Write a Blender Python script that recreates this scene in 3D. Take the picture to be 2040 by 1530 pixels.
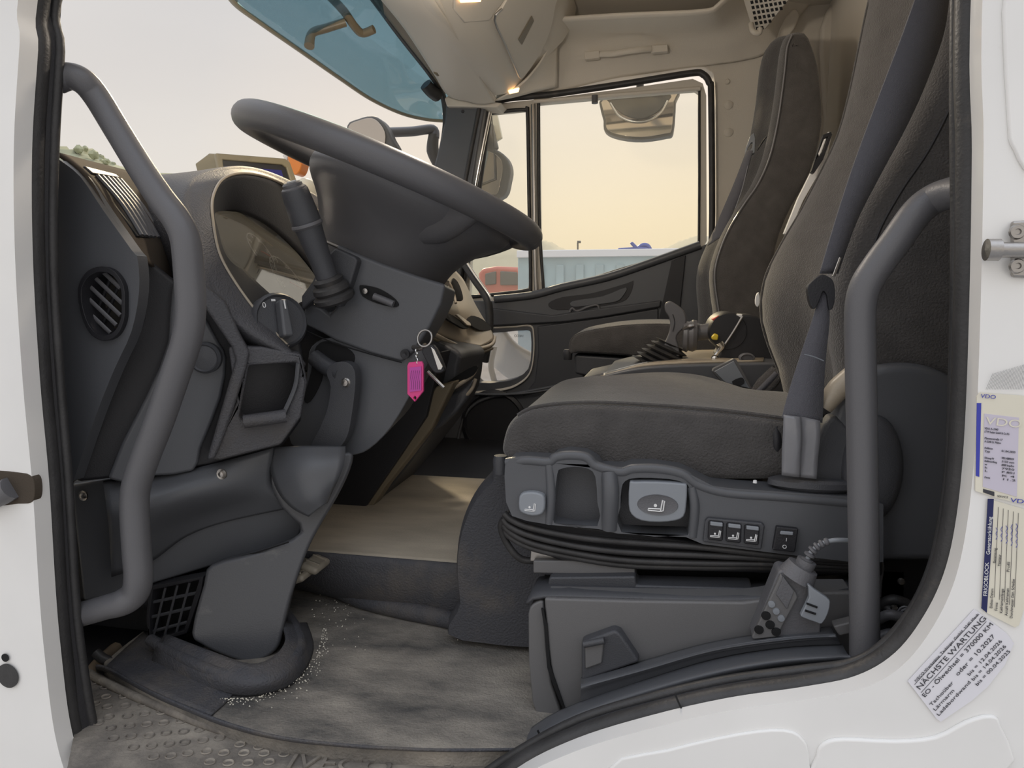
import bpy, math, random
from mathutils import Vector, Matrix
from mathutils.geometry import tessellate_polygon
random.seed(7)
for o in list(bpy.data.objects): bpy.data.objects.remove(o)
S = bpy.context.scene
COL = S.collection
# ------------------------------------------------------------------ camera
FPX = 1414.0
PITCH, YAW = math.radians(7), math.radians(12)
CAM = Vector((0, 0, 0.50))
cp, sp_, cy, sy = math.cos(PITCH), math.sin(PITCH), math.cos(YAW), math.sin(YAW)
FW = Vector((-sy*cp, cy*cp, -sp_)); RT = Vector((cy, sy, 0)); UP = RT.cross(FW)
cam = bpy.data.cameras.new('camera'); co = bpy.data.objects.new('camera', cam); COL.objects.link(co)
co.location = CAM
co.rotation_euler = Matrix((RT, UP, -FW)).transposed().to_euler()
cam.sensor_width = 36; cam.lens = FPX/2040*36; cam.clip_start = .01; cam.clip_end = 2000
S.camera = co
S.view_settings.view_transform = 'Standard'; S.view_settings.look = 'None'
S.view_settings.exposure = 0.0; S.view_settings.gamma = 1
# ------------------------------------------------------------------ sky and sun
W = bpy.data.worlds.new('sky'); S.world = W; W.use_nodes = True
nt = W.node_tree; nt.nodes.clear()
out = nt.nodes.new('ShaderNodeOutputWorld'); bg = nt.nodes.new('ShaderNodeBackground')
tc = nt.nodes.new('ShaderNodeTexCoord'); sep = nt.nodes.new('ShaderNodeSeparateXYZ')
nt.links.new(tc.outputs['Generated'], sep.inputs[0])
elev = nt.nodes.new('ShaderNodeValToRGB'); warm = nt.nodes.new('ShaderNodeValToRGB')
nt.links.new(sep.outputs['Z'], elev.inputs[0]); nt.links.new(sep.outputs['Z'], warm.inputs[0])
def ramp(r, stops):
    e = r.color_ramp.elements
    while len(e) > 1: e.remove(e[0])
    e[0].position = stops[0][0]; e[0].color = (*stops[0][1], 1)
    for p, c in stops[1:]:
        n = e.new(p); n.color = (*c, 1)
ramp(elev, [(0, (.90, .84, .74)), (.10, (.92, .86, .78)), (.26, (.80, .765, .74)), (.42, (.74, .73, .74)), (.7, (1.15, 1.2, 1.30)), (1, (1.45, 1.55, 1.75))])
ramp(warm, [(0, (1.02, .82, .54)), (.1, (1.05, .87, .62)), (.25, (1.04, .91, .78)), (.45, (.86, .82, .78)), (.7, (1.15, 1.2, 1.28)), (1, (1.45, 1.55, 1.75))])
dot = nt.nodes.new('ShaderNodeVectorMath'); dot.operation = 'DOT_PRODUCT'
nt.links.new(tc.outputs['Generated'], dot.inputs[0]); dot.inputs[1].default_value = (.12, .99, 0)
mr = nt.nodes.new('ShaderNodeMapRange'); mr.inputs['From Min'].default_value = .72; mr.inputs['From Max'].default_value = .98
nt.links.new(dot.outputs['Value'], mr.inputs['Value'])
mx = nt.nodes.new('ShaderNodeMixRGB'); nt.links.new(mr.outputs[0], mx.inputs[0])
nt.links.new(elev.outputs[0], mx.inputs[1]); nt.links.new(warm.outputs[0], mx.inputs[2])
cl = nt.nodes.new('ShaderNodeTexNoise'); cl.inputs['Scale'].default_value = 3.0; cl.inputs['Detail'].default_value = 5
mapn = nt.nodes.new('ShaderNodeMapping'); mapn.inputs['Scale'].default_value = (1, 1, 4)
nt.links.new(tc.outputs['Generated'], mapn.inputs[0]); nt.links.new(mapn.outputs[0], cl.inputs['Vector'])
clm = nt.nodes.new('ShaderNodeMapRange'); clm.inputs['To Min'].default_value = .96; clm.inputs['To Max'].default_value = 1.04
nt.links.new(cl.outputs[0], clm.inputs[0])
mul = nt.nodes.new('ShaderNodeVectorMath'); mul.operation = 'SCALE'
nt.links.new(mx.outputs[0], mul.inputs[0]); nt.links.new(clm.outputs[0], mul.inputs['Scale'])
nt.links.new(mul.outputs[0], bg.inputs[0]); bg.inputs[1].default_value = 1.0
nt.links.new(bg.outputs[0], out.inputs[0])
sl = bpy.data.lights.new('sun', 'SUN'); sl.energy = 2.6; sl.angle = math.radians(6); sl.color = (1, .80, .52)
so = bpy.data.objects.new('sun', sl); COL.objects.link(so)
so.rotation_euler = Vector((-.38, .85, .42)).to_track_quat('Z', 'Y').to_euler()
so.location = (-3, 8, 4)

# ------------------------------------------------------------------ helpers
def ray(px, py):
    return FW + RT*((px-1020)/FPX) + UP*((765-py)/FPX)
def P(px, py, y=None, x=None, z=None):
    d = ray(px, py)
    t = y/d.y if y is not None else (x/d.x if x is not None else (z-CAM.z)/d.z)
    return CAM + d*t
def PL(px, py, o, n):
    d = ray(px, py); return CAM + d*((o-CAM).dot(n)/d.dot(n))
def PS(pts, y): return [P(a, b, y) for a, b in pts]
def P3(pts): return [P(a, b, c) for a, b, c in pts]
def PZ(pts, z): return [P(a, b, z=z) for a, b in pts]
def spl(pts, n=6, closed=False):
    """Catmull-Rom through the points, n steps per segment"""
    pts = [Vector(p) for p in pts]; m = len(pts); r = []
    rng = range(m) if closed else range(m-1)
    for i in rng:
        if closed: a, b, c, d = pts[i-1], pts[i], pts[(i+1) % m], pts[(i+2) % m]
        else: a, b, c, d = pts[max(i-1, 0)], pts[i], pts[i+1], pts[min(i+2, m-1)]
        for k in range(n):
            t = k/n
            r.append(.5*((2*b)+(c-a)*t+(2*a-5*b+4*c-d)*t*t+(3*b-a-3*c+d)*t**3))
    if not closed: r.append(pts[-1])
    return r
def S2(pts, n=4, closed=True): return [(v[0], v[1]) for v in spl([(a, b, 0) for a, b in pts], n, closed)]
WL = {}
def thing(name, label, cat, loc, group=None):
    o = bpy.data.objects.new(name, None); COL.objects.link(o); o.empty_display_size = .05
    o.location = loc; WL[o.name] = Vector(loc); o['label'] = label; o['category'] = cat
    if group: o['group'] = group
    return o
def tag(o, label=None, cat=None, group=None, kind=None):
    if label: o['label'] = label
    if cat: o['category'] = cat
    if group: o['group'] = group
    if kind: o['kind'] = kind
    return o
def obj(name, vs, fs, mat, par=None, bevel=0, seg=2, smooth=True, solid=0, sub=0, ang=32):
    vs = [Vector(v) for v in vs]
    lo = Vector([min(v[i] for v in vs) for i in range(3)]); hi = Vector([max(v[i] for v in vs) for i in range(3)])
    c = Vector(((lo.x+hi.x)/2, (lo.y+hi.y)/2, lo.z if par is None else (lo.z+hi.z)/2))
    me = bpy.data.meshes.new(name); me.from_pydata([v-c for v in vs], [], fs); me.validate(); me.update()
    me.materials.append(mat)
    if smooth:
        me.polygons.foreach_set('use_smooth', [True]*len(me.polygons))
        if not bevel and not sub: me.set_sharp_from_angle(angle=math.radians(ang))
    o = bpy.data.objects.new(name, me); COL.objects.link(o)
    if par is not None:
        o.parent = par; o.location = c-WL[par.name]
    else: o.location = c
    WL[o.name] = c
    if solid:
        m = o.modifiers.new('solid', 'SOLIDIFY'); m.thickness = solid; m.offset = -1
    if bevel:
        m = o.modifiers.new('bevel', 'BEVEL'); m.width = bevel; m.segments = seg; m.limit_method = 'ANGLE'
        m.angle_limit = math.radians(38); m.harden_normals = True
    if sub:
        m = o.modifiers.new('sub', 'SUBSURF'); m.levels = sub; m.render_levels = sub
    return o
def ext(name, mat, par, loops, vec, bevel=.003, seg=2, taper=None, **k):
    """closed outline(s) extruded along vec; first loop is the outer one, others are holes"""
    if not isinstance(loops[0], (list, tuple)): loops = [loops]
    vs, fs = [], []; starts = []
    cen = sum(loops[0], Vector())/len(loops[0])
    for L in loops:
        starts.append(len(vs)); n = len(L)
        vs += list(L)
        vs += [(cen+(p-cen)*taper if taper else p)+vec for p in L]
    # orient
    nrm = Vector()
    L = loops[0]
    for i in range(len(L)): nrm += (L[i]-cen).cross(L[(i+1) % len(L)]-cen)
    flip = nrm.dot(vec) > 0
    if len(loops) == 1:
        n = len(L); f = list(range(n)); b = list(range(2*n-1, n-1, -1))
        fs += [f[::-1], b[::-1]] if flip else [f, b]
    else:
        flat = []
        for s, L2 in zip(starts, loops): flat += list(range(s, s+len(L2)))
        off = {}
        for s, L2 in zip(starts, loops):
            for q in range(len(L2)): off[s+q] = s+q+len(L2)
        for t in tessellate_polygon(loops):
            a, b_, c_ = (flat[i] for i in t)
            nn = (vs[b_]-vs[a]).cross(vs[c_]-vs[a])
            if nn.dot(vec) > 0: a, c_ = c_, a
            fs.append([a, b_, c_]); fs.append([off[c_], off[b_], off[a]])
    for li, (s, L2) in enumerate(zip(starts, loops)):
        n = len(L2); nr = Vector(); c2 = sum(L2, Vector())/n
        for i in range(n): nr += (L2[i]-c2).cross(L2[(i+1) % n]-c2)
        fl = nr.dot(vec) > 0
        if li: fl = not fl
        for i in range(n):
            j = (i+1) % n
            q = [s+i, s+n+i, s+n+j, s+j]
            fs.append(q[::-1] if fl else q)
    return obj(name, vs, fs, mat, par, bevel, seg, **k)
def sol(name, mat, par, px, y0, y1, bevel=.003, seg=2, **k):
    """pixel outline(s) read at depth y0, extruded along the cab's width to y1"""
    if not isinstance(px[0][0], (list, tuple)): px = [px]
    return ext(name, mat, par, [PS(L, y0) for L in px], Vector((0, y1-y0, 0)), bevel, seg, **k)
def solp(name, mat, par, px, pl, thick, bevel=.003, seg=2, off=0, **k):
    """pixel outline(s) read on the plane through three (px, py, y) points, extruded away from the viewer"""
    if not isinstance(px[0][0], (list, tuple)): px = [px]
    a, b, c = P3(pl); n = (b-a).cross(c-a).normalized()
    if n.dot(CAM-a) < 0: n = -n
    return ext(name, mat, par, [[PL(u, v, a, n)+n*off for u, v in L] for L in px], -n*thick, bevel, seg, **k)
def tube(name, mat, par, pts, r, n=14, seg=6, flat=1.0, **k):
    ctr = spl(pts, seg) if seg > 1 else [Vector(p) for p in pts]
    m = len(ctr); rr = r if isinstance(r, (list, tuple)) else [r]*len(pts)
    rs = []
    for i in range(m):
        f = i/(m-1)*(len(rr)-1); a = int(min(f, len(rr)-2)) if len(rr) > 1 else 0
        rs.append(rr[a]+(rr[min(a+1, len(rr)-1)]-rr[a])*(f-a))
    vs, fs = [], []; prev = None
    for i in range(m):
        t = (ctr[min(i+1, m-1)]-ctr[max(i-1, 0)]).normalized()
        if prev is None:
            prev = t.orthogonal().normalized() if flat == 1 else (Vector((0, 1, 0))-t*t.y).normalized()
        else: prev = (prev-t*prev.dot(t)).normalized()
        b = t.cross(prev)
        for q in range(n):
            a = 2*math.pi*q/n
            vs.append(ctr[i]+(prev*math.cos(a)*flat+b*math.sin(a))*rs[i])
    for i in range(m-1):
        for q in range(n):
            fs.append([i*n+q, i*n+(q+1) % n, (i+1)*n+(q+1) % n, (i+1)*n+q])
    fs.append(list(range(n))[::-1]); fs.append([(m-1)*n+q for q in range(n)])
    return obj(name, vs, fs, mat, par, ang=50, **k)
def grid(name, mat, par, rows, nu=6, nv=4, thick=.004, flip=False, **k):
    R = [spl(r, nu) for r in rows]
    cols = [spl([r[i] for r in R], nv) if len(R) > 2 else [R[0][i].lerp(R[1][i], t/nv) for t in range(nv+1)] for i in range(len(R[0]))]
    nc, nr = len(cols), len(cols[0]); vs = [v for c in cols for v in c]; fs = []
    for i in range(nc-1):
        for j in range(nr-1):
            q = [i*nr+j, i*nr+j+1, (i+1)*nr+j+1, (i+1)*nr+j]
            fs.append(q[::-1] if flip else q)
    return obj(name, vs, fs, mat, par, solid=thick, ang=60, **k)
def loft(name, mat, par, secs, n=5, closed=True, nv=3, cap=True, **k):
    """rings of equal count joined along their sequence"""
    R = [spl(s, n, closed) for s in secs]
    if nv > 1: cols = [spl([r[i] for r in R], nv) for i in range(len(R[0]))]
    else: cols = [[r[i] for r in R] for i in range(len(R[0]))]
    m, L = len(cols), len(cols[0]); vs = [cols[i][j] for j in range(L) for i in range(m)]; fs = []
    for j in range(L-1):
        for i in range(m if closed else m-1):
            fs.append([j*m+i, j*m+(i+1) % m, (j+1)*m+(i+1) % m, (j+1)*m+i])
    if cap: fs.append(list(range(m))[::-1]); fs.append([(L-1)*m+i for i in range(m)])
    o = obj(name, vs, fs, mat, par, **k)
    return o
def lathe(name, mat, par, c, axis, prof, n=28, **k):
    """prof: (radius, height along axis)"""
    axis = axis.normalized(); a = axis.orthogonal().normalized(); b = axis.cross(a); vs, fs = [], []
    for r, h in prof:
        for q in range(n):
            t = 2*math.pi*q/n; vs.append(c+axis*h+(a*math.cos(t)+b*math.sin(t))*r)
    for i in range(len(prof)-1):
        for q in range(n): fs.append([i*n+q, i*n+(q+1) % n, (i+1)*n+(q+1) % n, (i+1)*n+q])
    fs.append(list(range(n))[::-1]); fs.append([(len(prof)-1)*n+q for q in range(n)])
    return obj(name, vs, fs, mat, par, ang=35, **k)
def box(name, mat, par, c, s, rot=None, bevel=.003, **k):
    c = Vector(c); R = rot or Matrix.Identity(3)
    vs = [c+R@Vector((x*s[0]/2, y*s[1]/2, z*s[2]/2)) for x in (-1, 1) for y in (-1, 1) for z in (-1, 1)]
    fs = [[0, 1, 3, 2], [4, 6, 7, 5], [0, 4, 5, 1], [2, 3, 7, 6], [0, 2, 6, 4], [1, 5, 7, 3]]
    return obj(name, vs, fs, mat, par, bevel, **k)
def text(s, mat, par, o, ux, uy, size, name='lettering', depth=.0003, sx=1.0, align='LEFT', maxw=None):
    """flat printed lettering at o, running along ux, upright along uy"""
    cu = bpy.data.curves.new(name, 'FONT'); cu.body = s; cu.size = size; cu.align_x = align; cu.extrude = depth
    tmp = bpy.data.objects.new('t', cu); COL.objects.link(tmp)
    dg = bpy.context.evaluated_depsgraph_get(); me0 = bpy.data.meshes.new_from_object(tmp.evaluated_get(dg))
    vs = [v.co.copy() for v in me0.vertices]; fs = [list(p.vertices) for p in me0.polygons]
    bpy.data.objects.remove(tmp); bpy.data.curves.remove(cu); bpy.data.meshes.remove(me0)
    if not vs: return None
    if maxw:
        w = max(v.x for v in vs)-min(v.x for v in vs); sx = maxw/w
    ux = ux.normalized(); uy = (uy-ux*uy.dot(ux)).normalized(); uz = ux.cross(uy)
    return obj(name, [o+ux*v.x*sx+uy*v.y+uz*(v.z+depth) for v in vs], fs, mat, par, smooth=False)
def merge(name, mat, par, items, **k):
    """items: list of (vs, fs) joined in one mesh"""
    vs, fs = [], []
    for v, f in items:
        s = len(vs); vs += v; fs += [[i+s for i in q] for q in f]
    return obj(name, vs, fs, mat, par, **k)
def copy(o, loc, parent=None):
    c = o.copy(); COL.objects.link(c)
    if parent is not None: c.parent = parent; c.location = Vector(loc)-WL[parent.name]
    else: c.location = loc
    WL[c.name] = Vector(loc); return c

# ------------------------------------------------------------------ materials
def mat(name, col, rough=.5, spec=.5, metal=0, bump=0, bscale=400, var=0, vscale=8, dust=None, dscale=6, dmin=.5, dmax=.7, sheen=0, stretch=None, damt=1.0, coat=0, emit=None, es=1):
    m = bpy.data.materials.new(name); m.use_nodes = True; n = m.node_tree; b = n.nodes['Principled BSDF']
    b.inputs['Roughness'].default_value = rough; b.inputs['Metallic'].default_value = metal
    b.inputs['Specular IOR Level'].default_value = spec
    if coat: b.inputs['Coat Weight'].default_value = coat; b.inputs['Coat Roughness'].default_value = .08
    if sheen: b.inputs['Sheen Weight'].default_value = sheen; b.inputs['Sheen Roughness'].default_value = .4
    if emit: b.inputs['Emission Color'].default_value = (*emit, 1); b.inputs['Emission Strength'].default_value = es
    t = n.nodes.new('ShaderNodeTexCoord'); src = t.outputs['Object']
    if stretch:
        mp = n.nodes.new('ShaderNodeMapping'); mp.inputs['Scale'].default_value = stretch
        n.links.new(src, mp.inputs[0]); src = mp.outputs[0]
    cur = None
    if var:
        z = n.nodes.new('ShaderNodeTexNoise'); z.inputs['Scale'].default_value = vscale; z.inputs['Detail'].default_value = 6
        n.links.new(src, z.inputs['Vector']); r = n.nodes.new('ShaderNodeValToRGB'); n.links.new(z.outputs[0], r.inputs[0])
        ramp(r, [(.3, tuple(c*(1-var) for c in col)), (.7, tuple(min(1, c*(1+var)) for c in col))]); cur = r.outputs[0]
    if dust:
        z = n.nodes.new('ShaderNodeTexNoise'); z.inputs['Scale'].default_value = dscale; z.inputs['Detail'].default_value = 9; z.inputs['Roughness'].default_value = .65
        n.links.new(src, z.inputs['Vector']); r = n.nodes.new('ShaderNodeMapRange'); n.links.new(z.outputs[0], r.inputs[0])
        r.inputs['From Min'].default_value = dmin; r.inputs['From Max'].default_value = dmax; r.inputs['To Max'].default_value = damt
        x = n.nodes.new('ShaderNodeMixRGB'); n.links.new(r.outputs[0], x.inputs[0]); x.inputs[2].default_value = (*dust, 1)
        if cur: n.links.new(cur, x.inputs[1])
        else: x.inputs[1].default_value = (*col, 1)
        cur = x.outputs[0]
    if cur: n.links.new(cur, b.inputs['Base Color'])
    else: b.inputs['Base Color'].default_value = (*col, 1)
    if bump:
        z = n.nodes.new('ShaderNodeTexNoise'); z.inputs['Scale'].default_value = bscale; z.inputs['Detail'].default_value = 3
        n.links.new(t.outputs['Object'], z.inputs['Vector']); bm = n.nodes.new('ShaderNodeBump')
        bm.inputs['Strength'].default_value = bump; bm.inputs['Distance'].default_value = .002
        n.links.new(z.outputs[0], bm.inputs['Height']); n.links.new(bm.outputs[0], b.inputs['Normal'])
    return m
def glass(name, tint=(1, 1, 1), gl=.08, film=None, fa=0, gr=.02):
    m = bpy.data.materials.new(name); m.use_nodes = True; n = m.node_tree; n.nodes.clear()
    o = n.nodes.new('ShaderNodeOutputMaterial'); t = n.nodes.new('ShaderNodeBsdfTransparent'); t.inputs[0].default_value = (*tint, 1)
    g = n.nodes.new('ShaderNodeBsdfGlossy'); g.inputs['Roughness'].default_value = gr; x = n.nodes.new('ShaderNodeMixShader')
    x.inputs[0].default_value = gl; n.links.new(t.outputs[0], x.inputs[1]); n.links.new(g.outputs[0], x.inputs[2]); cur = x.outputs[0]
    if film:
        d = n.nodes.new('ShaderNodeBsdfDiffuse'); d.inputs[0].default_value = (*film, 1); y = n.nodes.new('ShaderNodeMixShader')
        tl = n.nodes.new('ShaderNodeBsdfTranslucent'); tl.inputs[0].default_value = (*film, 1); ad = n.nodes.new('ShaderNodeMixShader')
        n.links.new(d.outputs[0], ad.inputs[1]); n.links.new(tl.outputs[0], ad.inputs[2])
        y.inputs[0].default_value = fa; n.links.new(cur, y.inputs[1]); n.links.new(ad.outputs[0], y.inputs[2]); cur = y.outputs[0]
    n.links.new(cur, o.inputs[0]); return m
M = dict(
 white=mat('white paint', (.88, .87, .85), .25, var=.05, vscale=5, coat=.5, dust=(.38, .33, .27), dscale=4, dmin=.62, dmax=.85, damt=.7),
 rubber=mat('black rubber', (.040, .039, .040), .48, bump=.25, bscale=300, var=.25, vscale=25, dust=(.13, .11, .09), dscale=14, dmin=.6, dmax=.85),
 tubebar=mat('grey coated bar', (.125, .124, .132), .42, bump=.12, bscale=600),
 plastic=mat('dark plastic', (.066, .068, .076), .46, bump=.25, bscale=700, var=.12, vscale=4),
 black=mat('black plastic', (.022, .022, .026), .5, bump=.2, bscale=600),
 grain=mat('grained dash skin', (.085, .085, .094), .55, bump=.8, bscale=420, dust=(.10, .085, .07), dscale=5, dmin=.5, dmax=.8),
 smoothp=mat('satin dash plastic', (.100, .104, .114), .38, bump=.12, bscale=900, var=.1, vscale=3),
 console=mat('tan console plastic', (.40, .34, .26), .35, bump=.1, bscale=700),
 cream=mat('cream headliner', (.74, .69, .61), .75, bump=.3, bscale=500, var=.05, vscale=3),
 creamp=mat('cream plastic', (.70, .65, .57), .5, bump=.12, bscale=700),
 fabric=mat('charcoal woven fabric', (.080, .075, .073), .9, bump=1.0, bscale=380, var=.15, vscale=30, sheen=.35, stretch=(1, 1, 1)),
 belt=mat('seat belt webbing', (.13, .13, .15), .6, bump=.8, bscale=1100, sheen=.2),
 mat=mat('worn rubber mat', (.085, .082, .078), .75, bump=.8, bscale=330, dust=(.40, .36, .305), dscale=6, dmin=.36, dmax=.66, damt=.9, stretch=(1, 2.2, 1)),
 matedge=mat('clean rubber mat', (.065, .066, .075), .7, bump=.9, bscale=330, dust=(.15, .13, .11), dscale=8, dmin=.5, dmax=.8),
 step=mat('dusty step rubber', (.15, .135, .12), .8, bump=.5, bscale=250, dust=(.38, .34, .285), dscale=9, dmin=.4, dmax=.65),
 tan=mat('dusty tunnel cover', (.50, .44, .35), .75, bump=.4, bscale=300, var=.2, vscale=6, stretch=(1, 3, 1)),
 grey=mat('grey box plastic', (.15, .148, .15), .5, bump=.15, bscale=800, var=.08, vscale=3),
 buttong=mat('silver grey button', (.27, .29, .32), .35),
 remote=mat('grey remote plastic', (.13, .13, .14), .5, bump=.3, bscale=500),
 chrome=mat('chrome', (.75, .73, .70), .18, metal=1),
 steel=mat('dull steel', (.42, .40, .38), .35, metal=1, bump=.1),
 pedal=mat('pedal rubber', (.30, .27, .22), .5, var=.3, vscale=30),
 dark=mat('recess', (.006, .006, .007), .8),
 pink=mat('pink plastic', (.85, .07, .30), .4, emit=None),
 pinkp=mat('pink paper', (.62, .10, .45), .7),
 print_=mat('white print', (.85, .85, .85), .6),
 ink=mat('black ink', (.05, .05, .06), .7),
 blueink=mat('blue print', (.05, .06, .42), .5),
 navy=mat('navy print', (.015, .02, .10), .5),
 pale=mat('label paper', (.80, .79, .84), .5),
 ivory=mat('ivory label paper', (.78, .74, .62), .5, var=.05, vscale=12),
 lilac=mat('lilac label window', (.62, .58, .68), .5),
 red=mat('red plastic', (.60, .06, .05), .4),
 yellow=mat('yellow plastic', (.75, .55, .04), .4),
 orange=mat('amber lens', (.85, .25, .02), .25, coat=.3),
 gold=mat('champagne monitor frame', (.30, .26, .17), .35, spec=.6),
 screen=mat('monitor screen', (.012, .012, .05), .12, coat=.6, emit=(.03, .03, .16), es=.6),
 lamp=mat('lit cab lamp', (1, .7, .4), .4, emit=(1, .55, .22), es=4.0),
 hill=mat('hazy wooded hill', (.34, .35, .24), .95, var=.16, vscale=.08),  # aerial haze put into the colour, paler than the woods themselves
 hillfar=mat('far hazy hill', (.52, .46, .34), .95, var=.06, vscale=.1),  # distance haze painted in as a lighter base tone
 tree=mat('hazed tree foliage', (.40, .41, .27), .9, var=.2, vscale=.5),  # foliage lightened, with the haze as part of its colour
 asphalt=mat('pale concrete yard', (.36, .355, .35), .9, var=.15, vscale=2),
 cont=mat('hazed blue container paint', (.38, .50, .56), .5, var=.15, vscale=1.5),  # blue paled in the colour for haze and dirty glass in front
 wornp=mat('scuffed dash plastic', (.090, .092, .100), .38, bump=.2, bscale=500, dust=(.30, .29, .27), dscale=11, dmin=.6, dmax=.78, damt=.5, stretch=(1, 1, 1.6)),
 blue=mat('blue machine paint', (.03, .07, .36), .4),
 redtruck=mat('red truck paint', (.50, .12, .09), .4),
 wing=mat('white outer paint', (.85, .84, .82), .3),
 mirror=mat('mirror glass', (.50, .45, .40), .06, metal=1),
 mirrorb=mat('mirror housing', (.09, .085, .08), .5),
 bronze=mat('bronze bracket', (.22, .18, .12), .4),
 brown=mat('brown dash plastic', (.085, .070, .056), .85, spec=.05, bump=.2, bscale=500),
 window=glass('window glass', (.97, .98, .96), .03, (.8, .75, .65), .07, .45),
 wind=glass('windscreen glass', (.97, .97, .97), .03, None, 0, .3),
 kerb=glass('kerb window glass', (.85, .85, .85), .06, (.8, .78, .75), .12),
 visor=glass('blue tinted visor', (.42, .56, .62), .10, (.42, .55, .60), .10),
 lens=glass('instrument lens', (.85, .85, .85), .30, (.75, .68, .52), .08),  # beige film puts glare and dust haze over the dials
 belttip=mat('clear worn sleeve', (.22, .22, .235), .3, bump=.5, bscale=60, coat=.3),
 rust=mat('rusty steel', (.16, .12, .08), .7, var=.4, vscale=20),
)
# ================================================================== SETTING
YB = .66
def st(o, label=None, cat=None): o['kind'] = 'structure'; return o
main_r = [(1936, -60), (1936, 300), (1931, 600), (1922, 850), (1908, 1010), (1884, 1130), (1843, 1222), (1783, 1300), (1705, 1346), (1600, 1368), (1450, 1390), (1300, 1424), (1150, 1470), (1030, 1530), (930, 1620)]
main_l = [(230, 1700), (170, 1545), (140, 1440), (122, 1300), (111, 1175), (98, 960), (80, 760), (66, 525), (64, 300), (76, 100), (86, -60)]
tl, tr = P(*main_l[-1], y=YB), P(*main_r[0], y=YB)
top = [Vector((tl.x+.14, YB, 1.20)), Vector((tl.x+.22, YB, 1.30)), Vector((tr.x-.10, YB, 1.32)), Vector((tr.x-.01, YB, 1.24))]
bot = [P(800, 1680, y=YB), P(400, 1760, y=YB)]
inner = spl(PS(main_r, YB)+bot+PS(main_l, YB)+top, 6, True)
outer = [Vector((1.05, YB, -.75)), Vector((-1.35, YB, -.75)), Vector((-1.35, YB, 1.0)), Vector((-1.0, YB, 1.55)), Vector((1.05, YB, 1.55))]
body = st(ext('wall_near', M['white'], None, [outer, inner], Vector((0, -.022, 0)), .006, 3))
tag(body, 'white painted cab side panel around the open driver door', 'body panel')
# pressings in the white panel
def press(px, h=.006, bev=.006): return sol('pressed_step', M['white'], body, S2(px, 3) if len(px) > 5 else px, YB-.021, YB-.022-h, bev, 3)
press([(2002, -60), (2120, -60), (2120, 350), (2050, 350), (2016, 300), (2004, 240)], .003, .003)
press([(1640, 1474), (1680, 1466), (1780, 1470), (1860, 1462), (1920, 1432), (1968, 1420), (1990, 1440), (1992, 1540), (1640, 1560), (1625, 1500)], .004, .004)
press([(1240, 1700), (1210, 1530), (1330, 1490), (1470, 1458), (1560, 1450), (1600, 1470), (1612, 1520), (1610, 1700)], .003, .003)
# door seal
seal = thing('trim_1', 'black rubber seal running round the door opening', 'door seal', inner[0]); st(seal)
sealring = PS(main_r, YB+.012)+bot+PS(main_l, YB+.012)+top
def ringtube(name, m, pts, r, n=12):
    c = spl(pts, 6, True); c.append(c[0].copy()); return tube(name, m, seal, c, r, n, 1)
ringtube('seal_bulb', M['rubber'], [Vector((v.x, YB+.012, v.z)) for v in sealring], .0118)
lip_r = [(1908, -60), (1907, 500), (1899, 850), (1886, 1005), (1862, 1122), (1822, 1212), (1764, 1283), (1698, 1322), (1600, 1336), (1450, 1356), (1300, 1390), (1150, 1436), (1010, 1512), (900, 1590)]
lip_l = [(275, 1690), (212, 1540), (184, 1440), (161, 1300), (148, 1175), (135, 960), (119, 760), (105, 525), (107, 300), (118, 100), (124, -60)]
YL = YB+.03
topl = [Vector((v.x*.97, YL, v.z-.02)) for v in top]
lipc = PS(lip_r, YL)+[P(800, 1660, y=YL), P(420, 1730, y=YL)]+PS(lip_l, YL)+topl
ringtube('seal_lip', M['rubber'], lipc, .0055, 10)
mid = [a.lerp(b, .5) for a, b in zip(spl(sealring, 2, True), spl(sealring, 2, True))]
# inner flange of the door frame: a band going into the cab
lo_ = spl(lipc, 5, True)
vs, fs = [], []; n = len(lo_)
cen = sum(lo_, Vector())/n
def insc(v, k, y):
    d = Vector((v.x-cen.x, 0, v.z-cen.z)); d.normalize(); return Vector((v.x+d.x*k, y, v.z+d.z*k))
prof = [(.020, YB+.004), (.006, YB+.016), (.0, YB+.034), (.03, YB+.045), (.085, YB+.09)]
for k, y in prof: vs += [insc(v, k, y) for v in lo_]
for j in range(len(prof)-1):
    for i in range(n): fs.append([j*n+i, j*n+(i+1) % n, (j+1)*n+(i+1) % n, (j+1)*n+i])
st(obj('trim_2', vs, fs, M['black'], None, solid=.003))
# cab shell
def stbox(name, m, lo, hi, bev=0): 
    c = [(a+b)/2 for a, b in zip(lo, hi)]; return st(box(name, m, None, c, [b-a for a, b in zip(lo, hi)], bevel=bev))
stbox('ceiling', M['cream'], (-.78, .67, 1.44), (.60, 2.72, 1.47))
stbox('wall_rear', M['cream'], (.50, .70, -.05), (.54, 2.72, 1.44))
stbox('wall_near_inner', M['cream'], (.315, .70, -.05), (.50, .715, 1.44))
stbox('floor', M['black'], (-.95, .70, -.06), (.52, 2.72, -.028))
stbox('wall_front', M['black'], (-1.0, .70, -.06), (-.97, 2.66, .42))
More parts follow.
